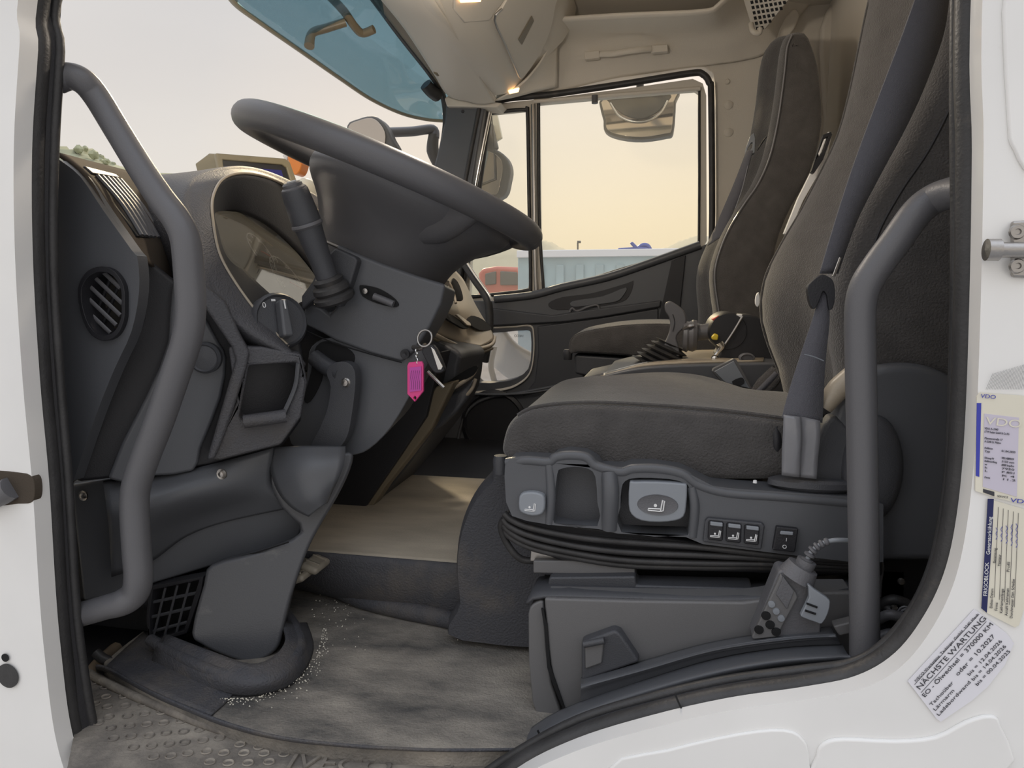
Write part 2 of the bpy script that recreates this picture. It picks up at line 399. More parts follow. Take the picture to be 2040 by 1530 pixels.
# far side: cream wall above and behind the passenger door
YF = 2.62
wf = st(sol('wall_far', M['cream'], None, S2([(1000, 186), (1090, 172), (1200, 158), (1300, 146), (1385, 133), (1412, 140), (1424, 165), (1426, 300), (1424, 500), (1400, 640), (1390, 900)], 3, False)+[(1700, 900), (1700, -60), (900, -60), (900, 200)], YF-.03, YF+.04, .004))
grid('roof_cove', M['cream'], wf, [P3([(985, 208, 2.585), (1100, 185, 2.585), (1240, 152, 2.585), (1395, 130, 2.585), (1480, 118, 2.585), (1530, 100, 2.585), (1600, 20, 2.585), (1680, -60, 2.585)]),
     P3([(1000, 150, 2.55), (1100, 130, 2.55), (1240, 110, 2.55), (1395, 98, 2.55), (1470, 88, 2.55), (1530, 50, 2.55), (1590, -20, 2.55), (1650, -90, 2.55)]),
     P3([(1000, 92, 2.48), (1100, 72, 2.48), (1240, 64, 2.48), (1395, 55, 2.48), (1450, 40, 2.48), (1500, 0, 2.48), (1560, -60, 2.48), (1600, -120, 2.48)]),
     P3([(1000, 40, 2.30), (1100, 34, 2.30), (1240, 25, 2.30), (1395, 18, 2.30), (1430, 5, 2.30), (1470, -40, 2.30), (1520, -90, 2.30), (1560, -150, 2.30)])], 5, 5, .01)
for (a, b, r) in [(1449, 163, 5), (1451, 209, 8), (1451, 264, 8)]:
    lathe('trim_plug', M['creamp'], wf, P(a, b, 2.59), Vector((0, -1, 0)), [(r*.0019, 0), (r*.0019, .003), (r*.0012, .006)], 16)
# embossed panels in the far rear corner
sol('trim_panel', M['creamp'], wf, S2([(1560, 45), (1580, 20), (1592, 35), (1575, 70), (1552, 95), (1545, 85)], 3), 2.53, 2.515, .006)
sol('trim_panel', M['creamp'], wf, S2([(1632, 60), (1680, -10), (1760, -60), (1780, 60), (1740, 500), (1660, 520), (1640, 250)], 3), 2.585, 2.55, .012, 3)
# passenger door
door = thing('door_1', 'dark grey passenger door with cream window frame and lower kerb window', 'door', P(1150, 1000, 2.6)); st(door)
YD = 2.575
inner_edge = [(985, 205), (1100, 195), (1250, 175), (1385, 152), (1404, 165), (1408, 190), (1409, 480), (1398, 500), (1240, 552), (1090, 590), (925, 605)]
sol('window_frame', M['creamp'], door, [[(962, 222), (990, 206), (1100, 195), (1250, 176), (1380, 157), (1400, 166), (1407, 190), (1408, 480), (1398, 500), (1240, 556), (1090, 592), (920, 612)],
    [(1073, 206), (1250, 190), (1384, 179), (1391, 184), (1391, 480), (1386, 493), (1240, 535), (1084, 578), (1077, 560)],
    [(974, 226), (1046, 219), (1050, 226), (1056, 565), (1050, 576), (935, 592), (940, 430)]], YD, YD+.035, .003)
# black gaskets lying proud of the frame
def strip(name, m, par, px, y, w, closed=False, d=.012, seg=4):
    pts = PS(px, y); c = spl(pts, seg, closed)
    if closed: c.append(c[0].copy())
    return tube(name, m, par, c, w, 8, 1)
strip('door_gasket', M['rubber'], door, [(925, 560), (950, 400), (972, 250), (985, 203), (1100, 188), (1250, 166), (1375, 146), (1400, 148), (1413, 165), (1417, 200), (1418, 480), (1405, 505)], YD-.015, .011)
strip('glass_gasket', M['rubber'], door, [(1073, 206), (1073, 300), (1075, 450), (1083, 578)], YD-.004, .006)
strip('glass_gasket', M['rubber'], door, [(974, 226), (1010, 221), (1046, 219), (1051, 228), (1054, 400), (1057, 565), (1050, 578), (1000, 585), (935, 592)], YD-.004, .007)
strip('glass_gasket', M['rubber'], door, [(1393, 180), (1393, 350), (1392, 490)], YD-.004, .004)
strip('glass_gasket', M['rubber'], door, [(1084, 580), (1160, 562), (1240, 537), (1300, 520), (1390, 494)], YD-.006, .008)
tube('divider_bar', M['steel'], door, PS([(1062, 208), (1064, 350), (1066, 500), (1069, 585)], YD-.012), .008, 10)
tube('door_edge_strip', M['chrome'], door, PS([(978, 208), (960, 300), (937, 420), (915, 530), (905, 590)], YD-.03), .009, 10)
for (a, b) in [((1185, 190), (1185, 206))]:
    tube('blind_tab', M['tubebar'], door, PS([a, b], YD-.02), .011, 10, 1)
tube('blind_rail', M['creamp'], door, PS([(1064, 202), (1240, 188), (1395, 176)], YD-.014), .007, 10)
for nm, px in (('window_2', [(1070, 204), (1250, 188), (1396, 177), (1396, 494), (1240, 540), (1080, 582)]), ('window_3', [(970, 222), (1050, 215), (1060, 580), (930, 596)])):
    st(sol(nm, M['window'], None, px, YD+.02, YD+.024, 0))
# door card
card = [(900, 598), (985, 600), (1060, 590), (1110, 578), (1210, 560), (1300, 530), (1395, 492), (1425, 478), (1440, 500), (1440, 1010), (790, 1010), (850, 760), (884, 700)]
kerb = S2([(960, 668), (1000, 662), (1050, 658), (1057, 666), (1058, 700), (1052, 735), (1030, 752), (1000, 760), (955, 762), (945, 740), (950, 700)], 2)
sol('door_card', M['smoothp'], door, [card, kerb], YD-.045, YD+.02, .006, 3)
strip('waist_roll', M['smoothp'], door, [(985, 596), (1060, 588), (1120, 572), (1210, 552), (1300, 522), (1395, 488)], YD-.048, .014)
sol('pull_recess', M['black'], door, S2([(1092, 605), (1120, 592), (1180, 584), (1250, 564), (1262, 560), (1256, 585), (1238, 602), (1180, 612), (1110, 618)], 3), YD-.047, YD-.043, .001)
sol('pull_cup', M['smoothp'], door, S2([(1140, 600), (1200, 590), (1248, 572), (1240, 592), (1225, 602), (1180, 608), (1142, 612)], 3), YD-.051, YD-.046, .003)
tube('inner_handle', M['tubebar'], door, PS([(1135, 622), (1140, 614), (1150, 620), (1170, 612), (1190, 608), (1195, 622)], YD-.055), .005, 8)
sol('switch_plate', M['grey'], door, [(1146, 622), (1168, 620), (1170, 632), (1150, 634)], YD-.054, YD-.046, .002)
sol('armrest_band', M['plastic'], door, [(968, 612), (1100, 628), (1180, 616), (1318, 598), (1315, 612), (1200, 632), (1120, 642), (975, 650)], YD-.062, YD-.04, .006, 3)
sol('lower_panel', M['plastic'], door, [(1070, 650), (1190, 634), (1312, 614), (1312, 720), (1040, 790), (1065, 760), (1072, 700)], YD-.052, YD-.04, .006)
sol('dark_column', M['black'], door, [(1338, 520), (1366, 508), (1350, 660), (1310, 720), (1312, 640)], YD-.056, YD-.04, .002)
grid('kerb_window_bezel', M['creamp'], door, [[v+Vector((0, -.055, 0)) for v in PS([(985, 652), (1030, 650), (1062, 648), (1068, 665), (1068, 705), (1060, 742), (1036, 764), (1005, 774), (950, 780)], YD)],
     PS([(985, 663), (1030, 659), (1052, 658), (1058, 668), (1058, 702), (1051, 735), (1030, 752), (1000, 760), (950, 765)], YD-.01)], 4, 2, .003)
st(sol('window_4', M['kerb'], None, [(930, 640), (1075, 640), (1075, 780), (930, 780)], YD+.005, YD+.009, 0))
sp0 = lathe('speaker_ring', M['black'], door, P(985, 842, YD-.045), Vector((0, -1, 0)), [(.125, 0), (.125, .012), (.112, .018), (.105, .006), (.0, .006)], 40)
tube('card_ridge', M['smoothp'], door, PS([(1130, 765), (1040, 782), (975, 792), (938, 812), (918, 850), (912, 900), (930, 930), (975, 945)], YD-.055), .006, 8)
tube('map_pocket_lip', M['smoothp'], door, PS([(1130, 770), (1060, 782), (1000, 786), (945, 785)], YD-.07), .004, 8)
# far A pillar and windscreen surround
ap = st(sol('wall_front_far', M['smoothp'], None, [(888, 196), (968, 200), (958, 260), (905, 590), (800, 620), (865, 330), (886, 240)], 2.50, 2.58, .008, 3))
lathe('screw_cap', M['black'], ap, P(922, 222, 2.5), Vector((0, -1, 0)), [(.006, 0), (.005, .003), (0, .003)], 12)
tube('pillar_bead', M['rubber'], ap, PS([(957, 204), (940, 290), (925, 370), (900, 500)], 2.50), .008, 8)
tube('screen_gasket', M['rubber'], ap, P3([(700, -60, 1.7), (740, -10, 1.82), (800, 72, 2.05), (860, 150, 2.36), (882, 190, 2.5), (888, 240, 2.52), (880, 300, 2.52), (868, 340, 2.52), (840, 450, 2.52)]), .011, 10)
# windscreen glass with its real curve
def wx(y): return -.90-.10*(1-((y-1.65)/1.0)**2)
wrows = []
for k in range(5):
    z = .42+k*.2; wrows.append([Vector((wx(y)+(z-.42)*.20+(.12 if abs(y-1.65) > .9 else 0), y, z)) for y in (.70, .80, 1.1, 1.65, 2.2, 2.48, 2.58)])
st(grid('window_1', M['wind'], None, wrows, 4, 2, .003))
# header rail under the roof
st(sol('trim_3', M['creamp'], None, [(885, 196), (895, 188), (920, 195), (1000, 205), (990, 214), (890, 212)], 2.48, 2.58, .004))
hd = st(grid('trim_4', M['bronze'], None, [P3([(690, -90, 1.62), (742, -14, 1.80), (802, 68, 2.03), (862, 146, 2.34), (886, 182, 2.48)]), P3([(720, -90, 1.62), (768, -10, 1.80), (824, 66, 2.03), (878, 144, 2.34), (900, 178, 2.46)]), P3([(740, -110, 1.60), (790, -26, 1.78), (846, 50, 2.01), (900, 136, 2.32), (925, 180, 2.44)])], 5, 3, .01))
# fascia under the windscreen on the far side
# ================================================================== FLOOR
fl = thing('floor_covering', 'dirty ribbed black rubber floor mat moulded over the driver footwell', 'floor mat', P(700, 1350, z=0))
matpx = [(245, 1285), (285, 1255), (330, 1262), (400, 1290), (470, 1240), (540, 1180), (620, 1150), (760, 1190), (930, 1205), (1120, 1200), (1180, 1400), (1130, 1475), (1045, 1492), (900, 1494), (780, 1490), (680, 1483), (560, 1468), (460, 1442), (380, 1412), (300, 1375), (215, 1330), (205, 1318)]
ext('mat_sheet', M['mat'], fl, [PZ(matpx, 0)], Vector((0, 0, -.028)), .004, 2)
grid('mat_lip', M['matedge'], fl, [PZ([(190, 1328), (215, 1334), (300, 1379), (380, 1415), (460, 1446), (560, 1472), (680, 1486), (780, 1493), (900, 1497), (1060, 1495)], .003),
     PZ([(192, 1338), (215, 1345), (300, 1392), (380, 1428), (460, 1458), (560, 1481), (680, 1494), (780, 1500), (900, 1502), (1060, 1500)], -.018)], 4, 2, .003)
# clean unworn wing on the front left and the raised collar round the pedestal
grid('mat_wing', M['matedge'], fl, [PZ([(212, 1326), (250, 1290), (287, 1258)], .003), PZ([(280, 1362), (318, 1318), (350, 1275)], .006), PZ([(345, 1392), (392, 1352), (420, 1312)], .006), PZ([(420, 1424), (455, 1392), (480, 1360)], .003)], 4, 4, .003)
tube('mat_collar', M['matedge'], fl, PZ([(300, 1275), (360, 1308), (430, 1338), (500, 1350), (560, 1335), (598, 1292), (588, 1250), (560, 1210)], .022), .008, 14)
grid('collar_skirt', M['matedge'], fl, [PZ([(330, 1262), (430, 1300), (500, 1322), (548, 1305), (570, 1270), (560, 1235)], .036), PZ([(310, 1290), (420, 1340), (500, 1362), (568, 1342), (606, 1290), (592, 1240)], .024), PZ([(300, 1322), (400, 1368), (495, 1388), (585, 1362), (625, 1295), (612, 1240)], .001)], 4, 4, .004)
tube('mat_ridge', M['matedge'], fl, PZ([(650, 1170), (720, 1195), (800, 1214), (870, 1228), (905, 1238), (920, 1246)], .012), [.010, .014, .015, .015, .013, .006], 12)
# grit lying against the collar
ico = [(0, 0, 1), (.9, 0, -.3), (-.45, .8, -.3), (-.45, -.8, -.3)]
items = []; gsp = S2([(440, 1392), (520, 1386), (590, 1352), (632, 1300), (645, 1250)], 12, False)
for k in range(300):
    t = random.random(); s = random.gauss(0, 1)
    if k < 220:
        q = gsp[int(t*(len(gsp)-1))]; base = PZ([(q[0]+abs(s)*9-2, q[1]+s*4+abs(s)*5)], .003)[0]
    elif k < 275: base = PZ([(650+t*50+s*16, 1190+t*60+random.gauss(0, 26))], .003)[0]
    else: base = PZ([(920+s*5, 1256+t*20)], .003)[0]
    r = random.uniform(.0006, .0014)
    items.append(([base+Vector(v)*r for v in ico], [[0, 1, 2], [0, 2, 3], [0, 3, 1], [1, 3, 2]]))
tag(merge('sand_grains', M['ivory'], fl, items, smooth=False), kind='stuff')
# engine tunnel
tn = thing('engine_tunnel', 'dusty tan engine tunnel hump crossing behind the pedals', 'tunnel cover', P(800, 1150, z=0))
zt = .10
ttop = [Vector((-.80, .995, zt)), Vector((-.1, .995, zt)), Vector((.3, .995, zt)), Vector((.3, 1.50, zt)), Vector((-.9, 1.50, zt))]
ext('tunnel_top', M['tan'], tn, [ttop], Vector((0, 0, -.03)), .012, 4)
rb_ = PZ([(540, 1165), (600, 1176), (650, 1188), (760, 1213), (860, 1228), (930, 1242), (1100, 1250)], .001)
rt_ = [Vector((v.x, .9965, .099)) for v in rb_]
def rmid(f, z, dy): return [Vector((a.x, a.y+(b.y-a.y)*f+dy, z)) for a, b in zip(rt_, rb_)]
grid('tunnel_riser', M['matedge'], tn, [rt_, rmid(.15, .090, -.010), rmid(.4, .055, -.014), rmid(.8, .018, -.010), rb_], 4, 4, .004)
# rounded hump under the driver seat
hump = [[(918, 1262), (914, 1190), (908, 1120), (916, 1050), (940, 990), (975, 950), (1015, 930), (1330, 930), (1330, 1250)]]
hs = []
for y, dx, dz in ((.93, 14, -6), (.95, 3, -2), (.985, -2, 2), (1.10, -2, 4), (1.42, -2, 4)):
    base = [P(a, b, .95) for a, b in hump[0]]
    hs.append([Vector((v.x+dx*.0006, y, v.z+dz*.0006*(1 if i in (3, 4, 5, 6, 7) else 0))) for i, v in enumerate(base)])
loft('tunnel_shoulder', M['matedge'], tn, hs, 4, True, 3, ang=60)
# seat well to the right
stbox('floor_riser', M['black'], (.02, .80, -.01), (.50, 1.45, .12))
# step plate
sp = thing('step_plate', 'dusty rubber door step tread with round dimples and raised lettering', 'step', P(600, 1500, z=-.02))
ext('tread', M['step'], sp, [PZ([(160, 1320), (190, 1338), (300, 1385), (400, 1425), (560, 1474), (780, 1494), (1060, 1496), (1100, 1600), (700, 1780), (100, 1700), (150, 1450)], -.02)], Vector((0, 0, -.02)), 0)
tube('tread_edge', M['step'], sp, PZ([(182, 1346), (240, 1374), (310, 1404), (400, 1440), (470, 1462), (560, 1482), (680, 1494), (800, 1503), (920, 1506), (1060, 1508)], -.017), .006, 8)
items = []
o0 = P(205, 1368, z=-.02); ex = (P(285, 1476, z=-.02)-P(226, 1386, z=-.02)); 
rows = [((209, 1369), (211, 1388), (214, 1408), (217, 1428), (221, 1450), (226, 1471)), ((246, 1387), (250, 1406), (254, 1426), (258, 1446), (261, 1467), (266, 1489)), ((285, 1403), (288, 1422), (292, 1443), (297, 1465), (302, 1486), (306, 1508)), ((322, 1419), (326, 1440), (331, 1460), (337, 1482), (340, 1506)), ((361, 1436), (366, 1457), (368, 1479), (374, 1501)), ((398, 1453), (404, 1475), (411, 1497), (418, 1518)), ((437, 1470), (446, 1500), (455, 1520)), ((478, 1483), (486, 1500), (494, 1520)), ((516, 1488), (526, 1501), (536, 1518)), ((556, 1489), (566, 1502)), ((596, 1491),), ((636, 1493),), ((677, 1495),), ((718, 1497),), ((758, 1500),), ((800, 1502),), ((842, 1505),), ((884, 1508), (816, 1517)), ((926, 1510), (857, 1520)), ((964, 1512), (895, 1523)), ((185, 1360), (190, 1402), (196, 1440))]
for col in rows:
    for (a, b) in col:
        c = P(a, b, z=-.0195); vs = []; fs = []; N = 14
        for j, (r, h) in enumerate(((.0068, 0), (.0060, .0014), (.0050, .0006), (.0042, -.0010))):
            for q in range(N):
                t = 2*math.pi*q/N; vs.append(c+Vector((math.cos(t)*r, math.sin(t)*r*.85, h)))
        for j in range(3):
            for q in range(N): fs.append([j*N+q, j*N+(q+1) % N, (j+1)*N+(q+1) % N, (j+1)*N+q])
        items.append((vs, fs))
tag(merge('tread_dimples', M['step'], sp, items), kind='stuff')
text('IVECO', M['step'], sp, P(566, 1531, z=-.0195), P(780, 1545, z=-.02)-P(566, 1531, z=-.02), Vector((0, 1, 0)), .034, 'raised_lettering', .0012, maxw=.115)
# rusty hinge bits in the corner
hb = thing('door_check_arm', 'rusty door check arm poking out beside the rubber floor mat', 'door check', P(210, 1330, y=.80))
tube('check_arm', M['rust'], hb, P3([(180, 1345, .80), (200, 1320, .82), (232, 1292, .86)]), .010, 8)
tube('check_stop', M['rubber'], hb, P3([(190, 1300, .80), (205, 1312, .80), (225, 1320, .80)]), .007, 8)
# pedals
def pedal(name, label, cpx, w, l, y, tilt, rib):
    t = thing(name, label, 'pedal', P(cpx[0], cpx[1], y)); c = P(cpx[0], cpx[1], y)
    R = Matrix.Rotation(math.radians(tilt), 3, 'Y')
    box('pedal_pad', M['pedal'], t, c, (l, w, .012), R, .006, seg=3)
    for k in range(rib):
        f = (k-(rib-1)/2)/rib
        box('grip_rib', M['pedal'], t, c+R@Vector((0, w*f*.9, .007)), (l*.82, w*.07, .005), R, .002)
    tube('pedal_arm', M['black'], t, [c+R@Vector((-.01, 0, -.008)), c+Vector((-.08, 0, .0)), c+Vector((-.2, 0, .05))], .006, 8)
pedal('accelerator_pedal', 'dusty ribbed pedal pad nearer the camera beside the pedestal', (594, 1148), .052, .046, .955, -22, 4)
pedal('brake_pedal', 'smoother dusty pedal pad just beyond the ribbed pedal', (628, 1124), .050, .030, .972, 16, 2)
# kick panel behind the pedestal
kick = st(sol('wall_left', M['plastic'], None, [(120, 940), (300, 1100), (520, 1090), (560, 1210), (420, 1300), (300, 1290), (200, 1345), (165, 1345)], .93, .97, .004))
# ================================================================== DASHBOARD
D = thing('dashboard', 'dark grained dashboard with round side vent and hooded instrument binnacle', 'dashboard', P(300, 960, y=.9))
# end panel by the door
endp = [(96, 322)]+S2([(118, 318), (160, 352), (205, 418), (262, 498), (274, 516), (277, 580), (262, 660), (228, 735), (190, 830), (146, 958)], 3, False)+[(100, 962)]
vent_o = S2([(203, 531), (228, 541), (246, 570), (248, 610), (246, 640), (232, 668), (208, 679), (183, 668), (166, 640), (156, 600), (157, 566), (175, 540)], 3)
sol('end_panel', M['smoothp'], D, [endp, vent_o], .745, .762, .006, 3)
vt = sol('side_vent', M['black'], D, [vent_o, [(203+(a-203)*.86, 605+(b-605)*.86) for a, b in vent_o]], .738, .775, .003)
sol('vent_well', M['dark'], vt, vent_o, .80, .81, 0)
def inv(px, py, s=.84): return ((px-203)/42)**2+((py-605)/66)**2 < 1
for k in range(8):
    # slanting louvre blades
    y0 = 462+k*27; pts = [(150+i*2, y0+i*2*.95) for i in range(54)]
    pts = [p for p in pts if inv(*p)]
    if len(pts) > 2: tube('vent_blade', M['tubebar'], vt, PS([pts[0], pts[-1]], .752), .0028, 8, 1, flat=.5)
for k in range(4):
    x0 = 182+k*22; pts = [(x0+i*-1.2, 540+i*3) for i in range(48)]; pts = [p for p in pts if inv(*p)]
    if len(pts) > 2: tube('vent_vane', M['black'], vt, PS([pts[0], pts[-1]], .764), .0024, 8, 1)
# demister outlet on top of the end
A_, B_, C_, D_ = P(110, 308, .76), P(262, 346, 1.02), P(348, 572, .92), P(277, 518, .755)
E_ = P(205, 416, .752)
top_rows = [[A_, P(165, 352, .752), E_, P(240, 466, .752), D_], [P(185, 327, .90), P(222, 370, .87), P(262, 425, .855), P(295, 485, .84), P(312, 540, .84)], [B_, P(292, 392, .98), P(322, 447, .95), P(342, 500, .93), C_]]
grid('demister_panel', M['brown'], D, top_rows, 4, 3, .004)
v0, v1, v2, v3 = P(182, 354, .79), P(238, 362, .93), P(322, 478, .91), P(272, 472, .79)
up = (v1-v0).cross(v3-v0).normalized(); 
if up.dot(CAM-v0) < 0: up = -up
dv = ext('demister_outlet', M['dark'], D, [[v+up*.002 for v in (v0, v1, v2, v3)]], -up*.004, .001)
for k in range(6):
    f = (k+.5)/6; a = v0.lerp(v1, f); b = v3.lerp(v2, f); 
    tube('demister_slat', M['tubebar'], dv, [a+up*.005, a.lerp(b, .5)+up*.008, b+up*.004], .0030, 6, 4)
ext('outlet_cap', M['black'], D, [[v+up*.006 for v in (P(160, 335, .79), P(222, 350, .93), P(232, 358, .93), P(178, 350, .79))]], -up*.006, .002)
# fascia behind the grab handle
FP = [(262, 600, .80), (600, 700, .93), (400, 900, .85)]
solp('fascia', M['black'], D, [(262, 500), (300, 520), (350, 560), (400, 540), (470, 600), (600, 680), (612, 760), (600, 840), (560, 895), (420, 930), (330, 942), (150, 962), (172, 900), (225, 740), (262, 660), (277, 580)], FP, .04, .006)
solp('fascia_panel', M['smoothp'], D, S2([(345, 560), (395, 610), (435, 680), (450, 712), (440, 790), (400, 890), (385, 935), (300, 945), (215, 950), (290, 790), (335, 680)], 2), FP, .012, .005, 3, off=.012)
lathe('fascia_knob', M['plastic'], D, P(412, 712, .845), Vector((.3, -1, 0)), [(.021, 0), (.021, .008), (.018, .012), (.016, .010), (.012, .011), (0, .012)], 28)
# grained frame of the driver's side, slanting down to the cubby
CP = [(400, 700, .825), (610, 700, .895), (480, 900, .85)]
solp('frame_side', M['grain'], D, [(400, 560), (450, 600), (480, 668), (498, 700), (492, 730), (470, 800), (446, 870), (428, 912), (412, 914), (418, 895), (470, 715), (462, 690), (398, 596)], CP, .03, .006, 3, off=.012)
cub = [(455, 690), (520, 690), (600, 705), (612, 760), (600, 830), (560, 885), (440, 916), (415, 915), (470, 800)]
cubh = [(496, 728), (590, 722), (597, 735), (590, 775), (570, 825), (482, 836), (478, 826)]
solp('cubby_frame', M['grain'], D, [cub, cubh], CP, .05, .004, off=.004)
solp('cubby_back', M['dark'], D, [(470, 700), (605, 700), (590, 850), (470, 850)], CP, .004, 0, off=-.047)
tube('cubby_sill', M['grain'], D, P3([(486, 840, .842), (530, 834, .855), (570, 828, .868)]), .009, 10)
tube('cubby_wire', M['smoothp'], D, P3([(594, 724, .88), (588, 770, .88), (566, 822, .87)]), .003, 6)
# binnacle
rim = [(575, 690, .90), (520, 632, .885), (470, 565, .88), (437, 505, .88), (424, 440, .89), (424, 392, .93), (445, 356, .99), (486, 345, 1.06), (540, 356, 1.15), (590, 384, 1.25), (640, 425, 1.33)]
outr = [(606, 728, .90), (492, 672, .86), (415, 600, .84), (375, 520, .84), (352, 440, .86), (348, 385, .90), (372, 350, .97), (440, 333, 1.07), (500, 334, 1.17), (570, 356, 1.28), (650, 400, 1.37)]
midr = [tuple((a*.45+b*.55) for a, b in zip(p, q)) for p, q in zip(rim, outr)]
midr = [(a, b, c-.012) for a, b, c in midr]
deep = [(600, 640, 1.00), (555, 600, .965), (500, 550, .955), (456, 500, .955), (436, 455, .97), (432, 435, 1.0), (455, 425, 1.05), (500, 432, 1.10), (550, 462, 1.17), (600, 510, 1.25), (650, 575, 1.32)]
back = [(606, 735, .93), (474, 700, .92), (380, 640, .93), (330, 560, .93), (262, 480, .95), (255, 400, 1.0), (265, 352, 1.06), (345, 357, 1.15), (420, 352, 1.24), (540, 362, 1.33), (640, 410, 1.40)]
hood = grid('binnacle_hood', M['grain'], D, [P3(back), P3(outr), P3(midr), P3(rim)], 5, 5, .004)
grid('binnacle_throat', M['black'], D, [P3(rim), P3([tuple((a+b)/2 for a, b in zip(p, q)) for p, q in zip(rim, deep)]), P3(deep)], 5, 3, .003)
tube('hood_bead', M['console'], D, P3(rim), .0022, 6)
cl_o, cl_n = P(440, 455, .97), None
q0, q1, q2 = P(440, 440, .975), P(600, 510, 1.25), P(520, 590, .955)
cn = (q1-q0).cross(q2-q0).normalized()
if cn.dot(CAM-q0) < 0: cn = -cn
dial = ext('instrument_panel', M['black'], D, [[PL(a, b, q0-cn*.012, cn) for a, b in [(415, 420), (500, 405), (600, 450), (680, 600), (640, 700), (560, 660), (470, 580), (425, 500)]]], -cn*.006, 0)
ext('instrument_lens', M['lens'], D, [[PL(a, b, q0, cn) for a, b in S2([(425, 430), (445, 420), (500, 430), (560, 470), (620, 540), (660, 620), (620, 665), (560, 620), (500, 575), (450, 520), (428, 470)], 2)]], -cn*.002, 0)
gx = (PL(640, 570, q0, cn)-PL(560, 520, q0, cn)).normalized(); gy = cn.cross(gx)
if gy.z < 0: gy = -gy
def gp(a, b, h=.005): return PL(a, b, q0-cn*h, cn)
def dialarc(c, r, a0, a1, m, w, name='dial_scale'):
    pts = [c+gx*math.cos(math.radians(a))*r+gy*math.sin(math.radians(a))*r for a in [a0+(a1-a0)*i/12 for i in range(13)]]
    tube(name, m, dial, pts, w, 5, 1)
for (a, b, r) in [((578), (562), .052), ((520), (500), .034)]:
    c = gp(a, b); dialarc(c, r, -40, 220, M['print_'], .0009)
    for k, s in enumerate(('5', '10', '15', '20', '25', '30')):
        an = math.radians(215-k*50); q = c+gx*math.cos(an)*r*.78+gy*math.sin(an)*r*.78
        text(s, M['print_'], dial, q, gx, gy, r*.30, 'dial_number', .0002, align='CENTER')
    tube('dial_needle', M['red'], dial, [c, c+gx*r*.8+gy*r*.05], .0012, 5, 1)
# light switch
lsn = Vector((.80, -.55, .25)).normalized()
lc = P(556, 640, .905)
ls = lathe('light_switch', M['plastic'], D, lc, lsn, [(.040, -.012), (.040, .004), (.036, .010), (.033, .006), (.0, .006)], 36)
la = Vector((0, 0, 1)); la = (la-lsn*la.dot(lsn)).normalized(); lb = lsn.cross(la)
ext('switch_grip', M['smoothp'], ls, [[lc+lsn*.006+la*p+lb*q for p, q in ((.026, -.006), (.026, .006), (-.026, .008), (-.026, -.008))]], lsn*.018, .004, 3)
text('0', M['print_'], ls, lc+lsn*.0065+la*.018+lb*.024, -lb, la, .011, 'switch_mark')
ext('switch_mark', M['print_'], ls, [[lc+lsn*.0245+la*p+lb*q for p, q in ((.024, -.001), (.024, .001), (.012, .001), (.012, -.001))]], lsn*.0004, 0)
ext('switch_mark', M['print_'], ls, [[lc+lsn*.0065+la*p+lb*q for p, q in ((.030, .004), (.030, .010), (.027, .010), (.027, .004))]], lsn*.0004, 0)
# lower dash
low = [(140, 966), (205, 956), (330, 938), (430, 915), (545, 890), (560, 960), (590, 1010), (612, 1032), (590, 1084), (440, 1124), (300, 1166), (235, 1186), (165, 1200)]
LP = [(145, 1000, .79), (600, 1000, .935), (300, 1160, .85)]
solp('lower_panel', M['smoothp'], D, low, LP, .02, .005)
grid('knee_roll', M['smoothp'], D, [P3([(205, 958, .79), (300, 944, .82), (380, 934, .84), (470, 912, .87), (545, 893, .90)]), P3([(212, 1010, .77), (300, 1000, .79), (375, 985, .815), (450, 975, .85), (540, 960, .90)]), P3([(218, 1070, .79), (290, 1064, .81), (345, 1046, .835), (430, 1020, .87), (560, 990, .91)]), P3([(222, 1150, .81), (300, 1120, .84), (370, 1070, .86), (450, 1040, .885), (580, 1012, .925)])], 5, 4, .006)
for a, b in ((167, 987), (443, 944)):
    lathe('panel_screw', M['steel'], D, P(a, b, .787), Vector((0, -1, 0)), [(.007, 0), (.007, .002), (.004, .001), (.0035, .004), (0, .005)], 14)
# heater outlet grille
hg = sol('heater_outlet', M['black'], D, [[(296, 1168), (405, 1148), (400, 1180), (372, 1262), (300, 1285), (290, 1230)], [(304, 1176), (396, 1156), (366, 1256), (300, 1276), (297, 1225)]], .845, .87, .002)
sol('outlet_dark', M['dark'], hg, [(294, 1166), (406, 1146), (372, 1264), (296, 1285)], .88, .89, 0)
for k in range(3): tube('grille_bar', M['plastic'], hg, PS([(302, 1200+k*29), (392-k*9, 1181+k*29)], .852), .0025, 6, 1)
for k in range(3): tube('grille_bar', M['plastic'], hg, PS([(330+k*24, 1170-k*5), (304+k*23, 1276-k*5)], .85), .0018, 6, 1)
# ------------------------------------------------------------------ steering column
SC = thing('steering_pedestal', 'dark steering column shroud with stalk, boot and curved pedestal down to the floor', 'steering column', P(520, 1310, y=1.0))
Y0 = 1.0
ped = [(530, 900), (600, 896), (660, 905), (702, 900), (698, 935), (672, 990), (642, 1040), (618, 1085), (600, 1130), (580, 1190), (566, 1245), (556, 1288), (530, 1312), (495, 1322), (440, 1306), (400, 1286), (380, 1262), (404, 1165), (420, 1125), (512, 1100), (600, 1060), (560, 1010), (532, 950)]
solp('pedestal', M['wornp'], SC, S2(ped, 3), [(500, 1310, .838), (600, 910, .925), (560, 1250, .862)], .07, .024, 5, taper=.92)
tube('pedestal_seam', M['dark'], SC, P3([(425, 1128, .868), (470, 1112, .870), (520, 1098, .874), (575, 1080, .885)]), .0012, 6)
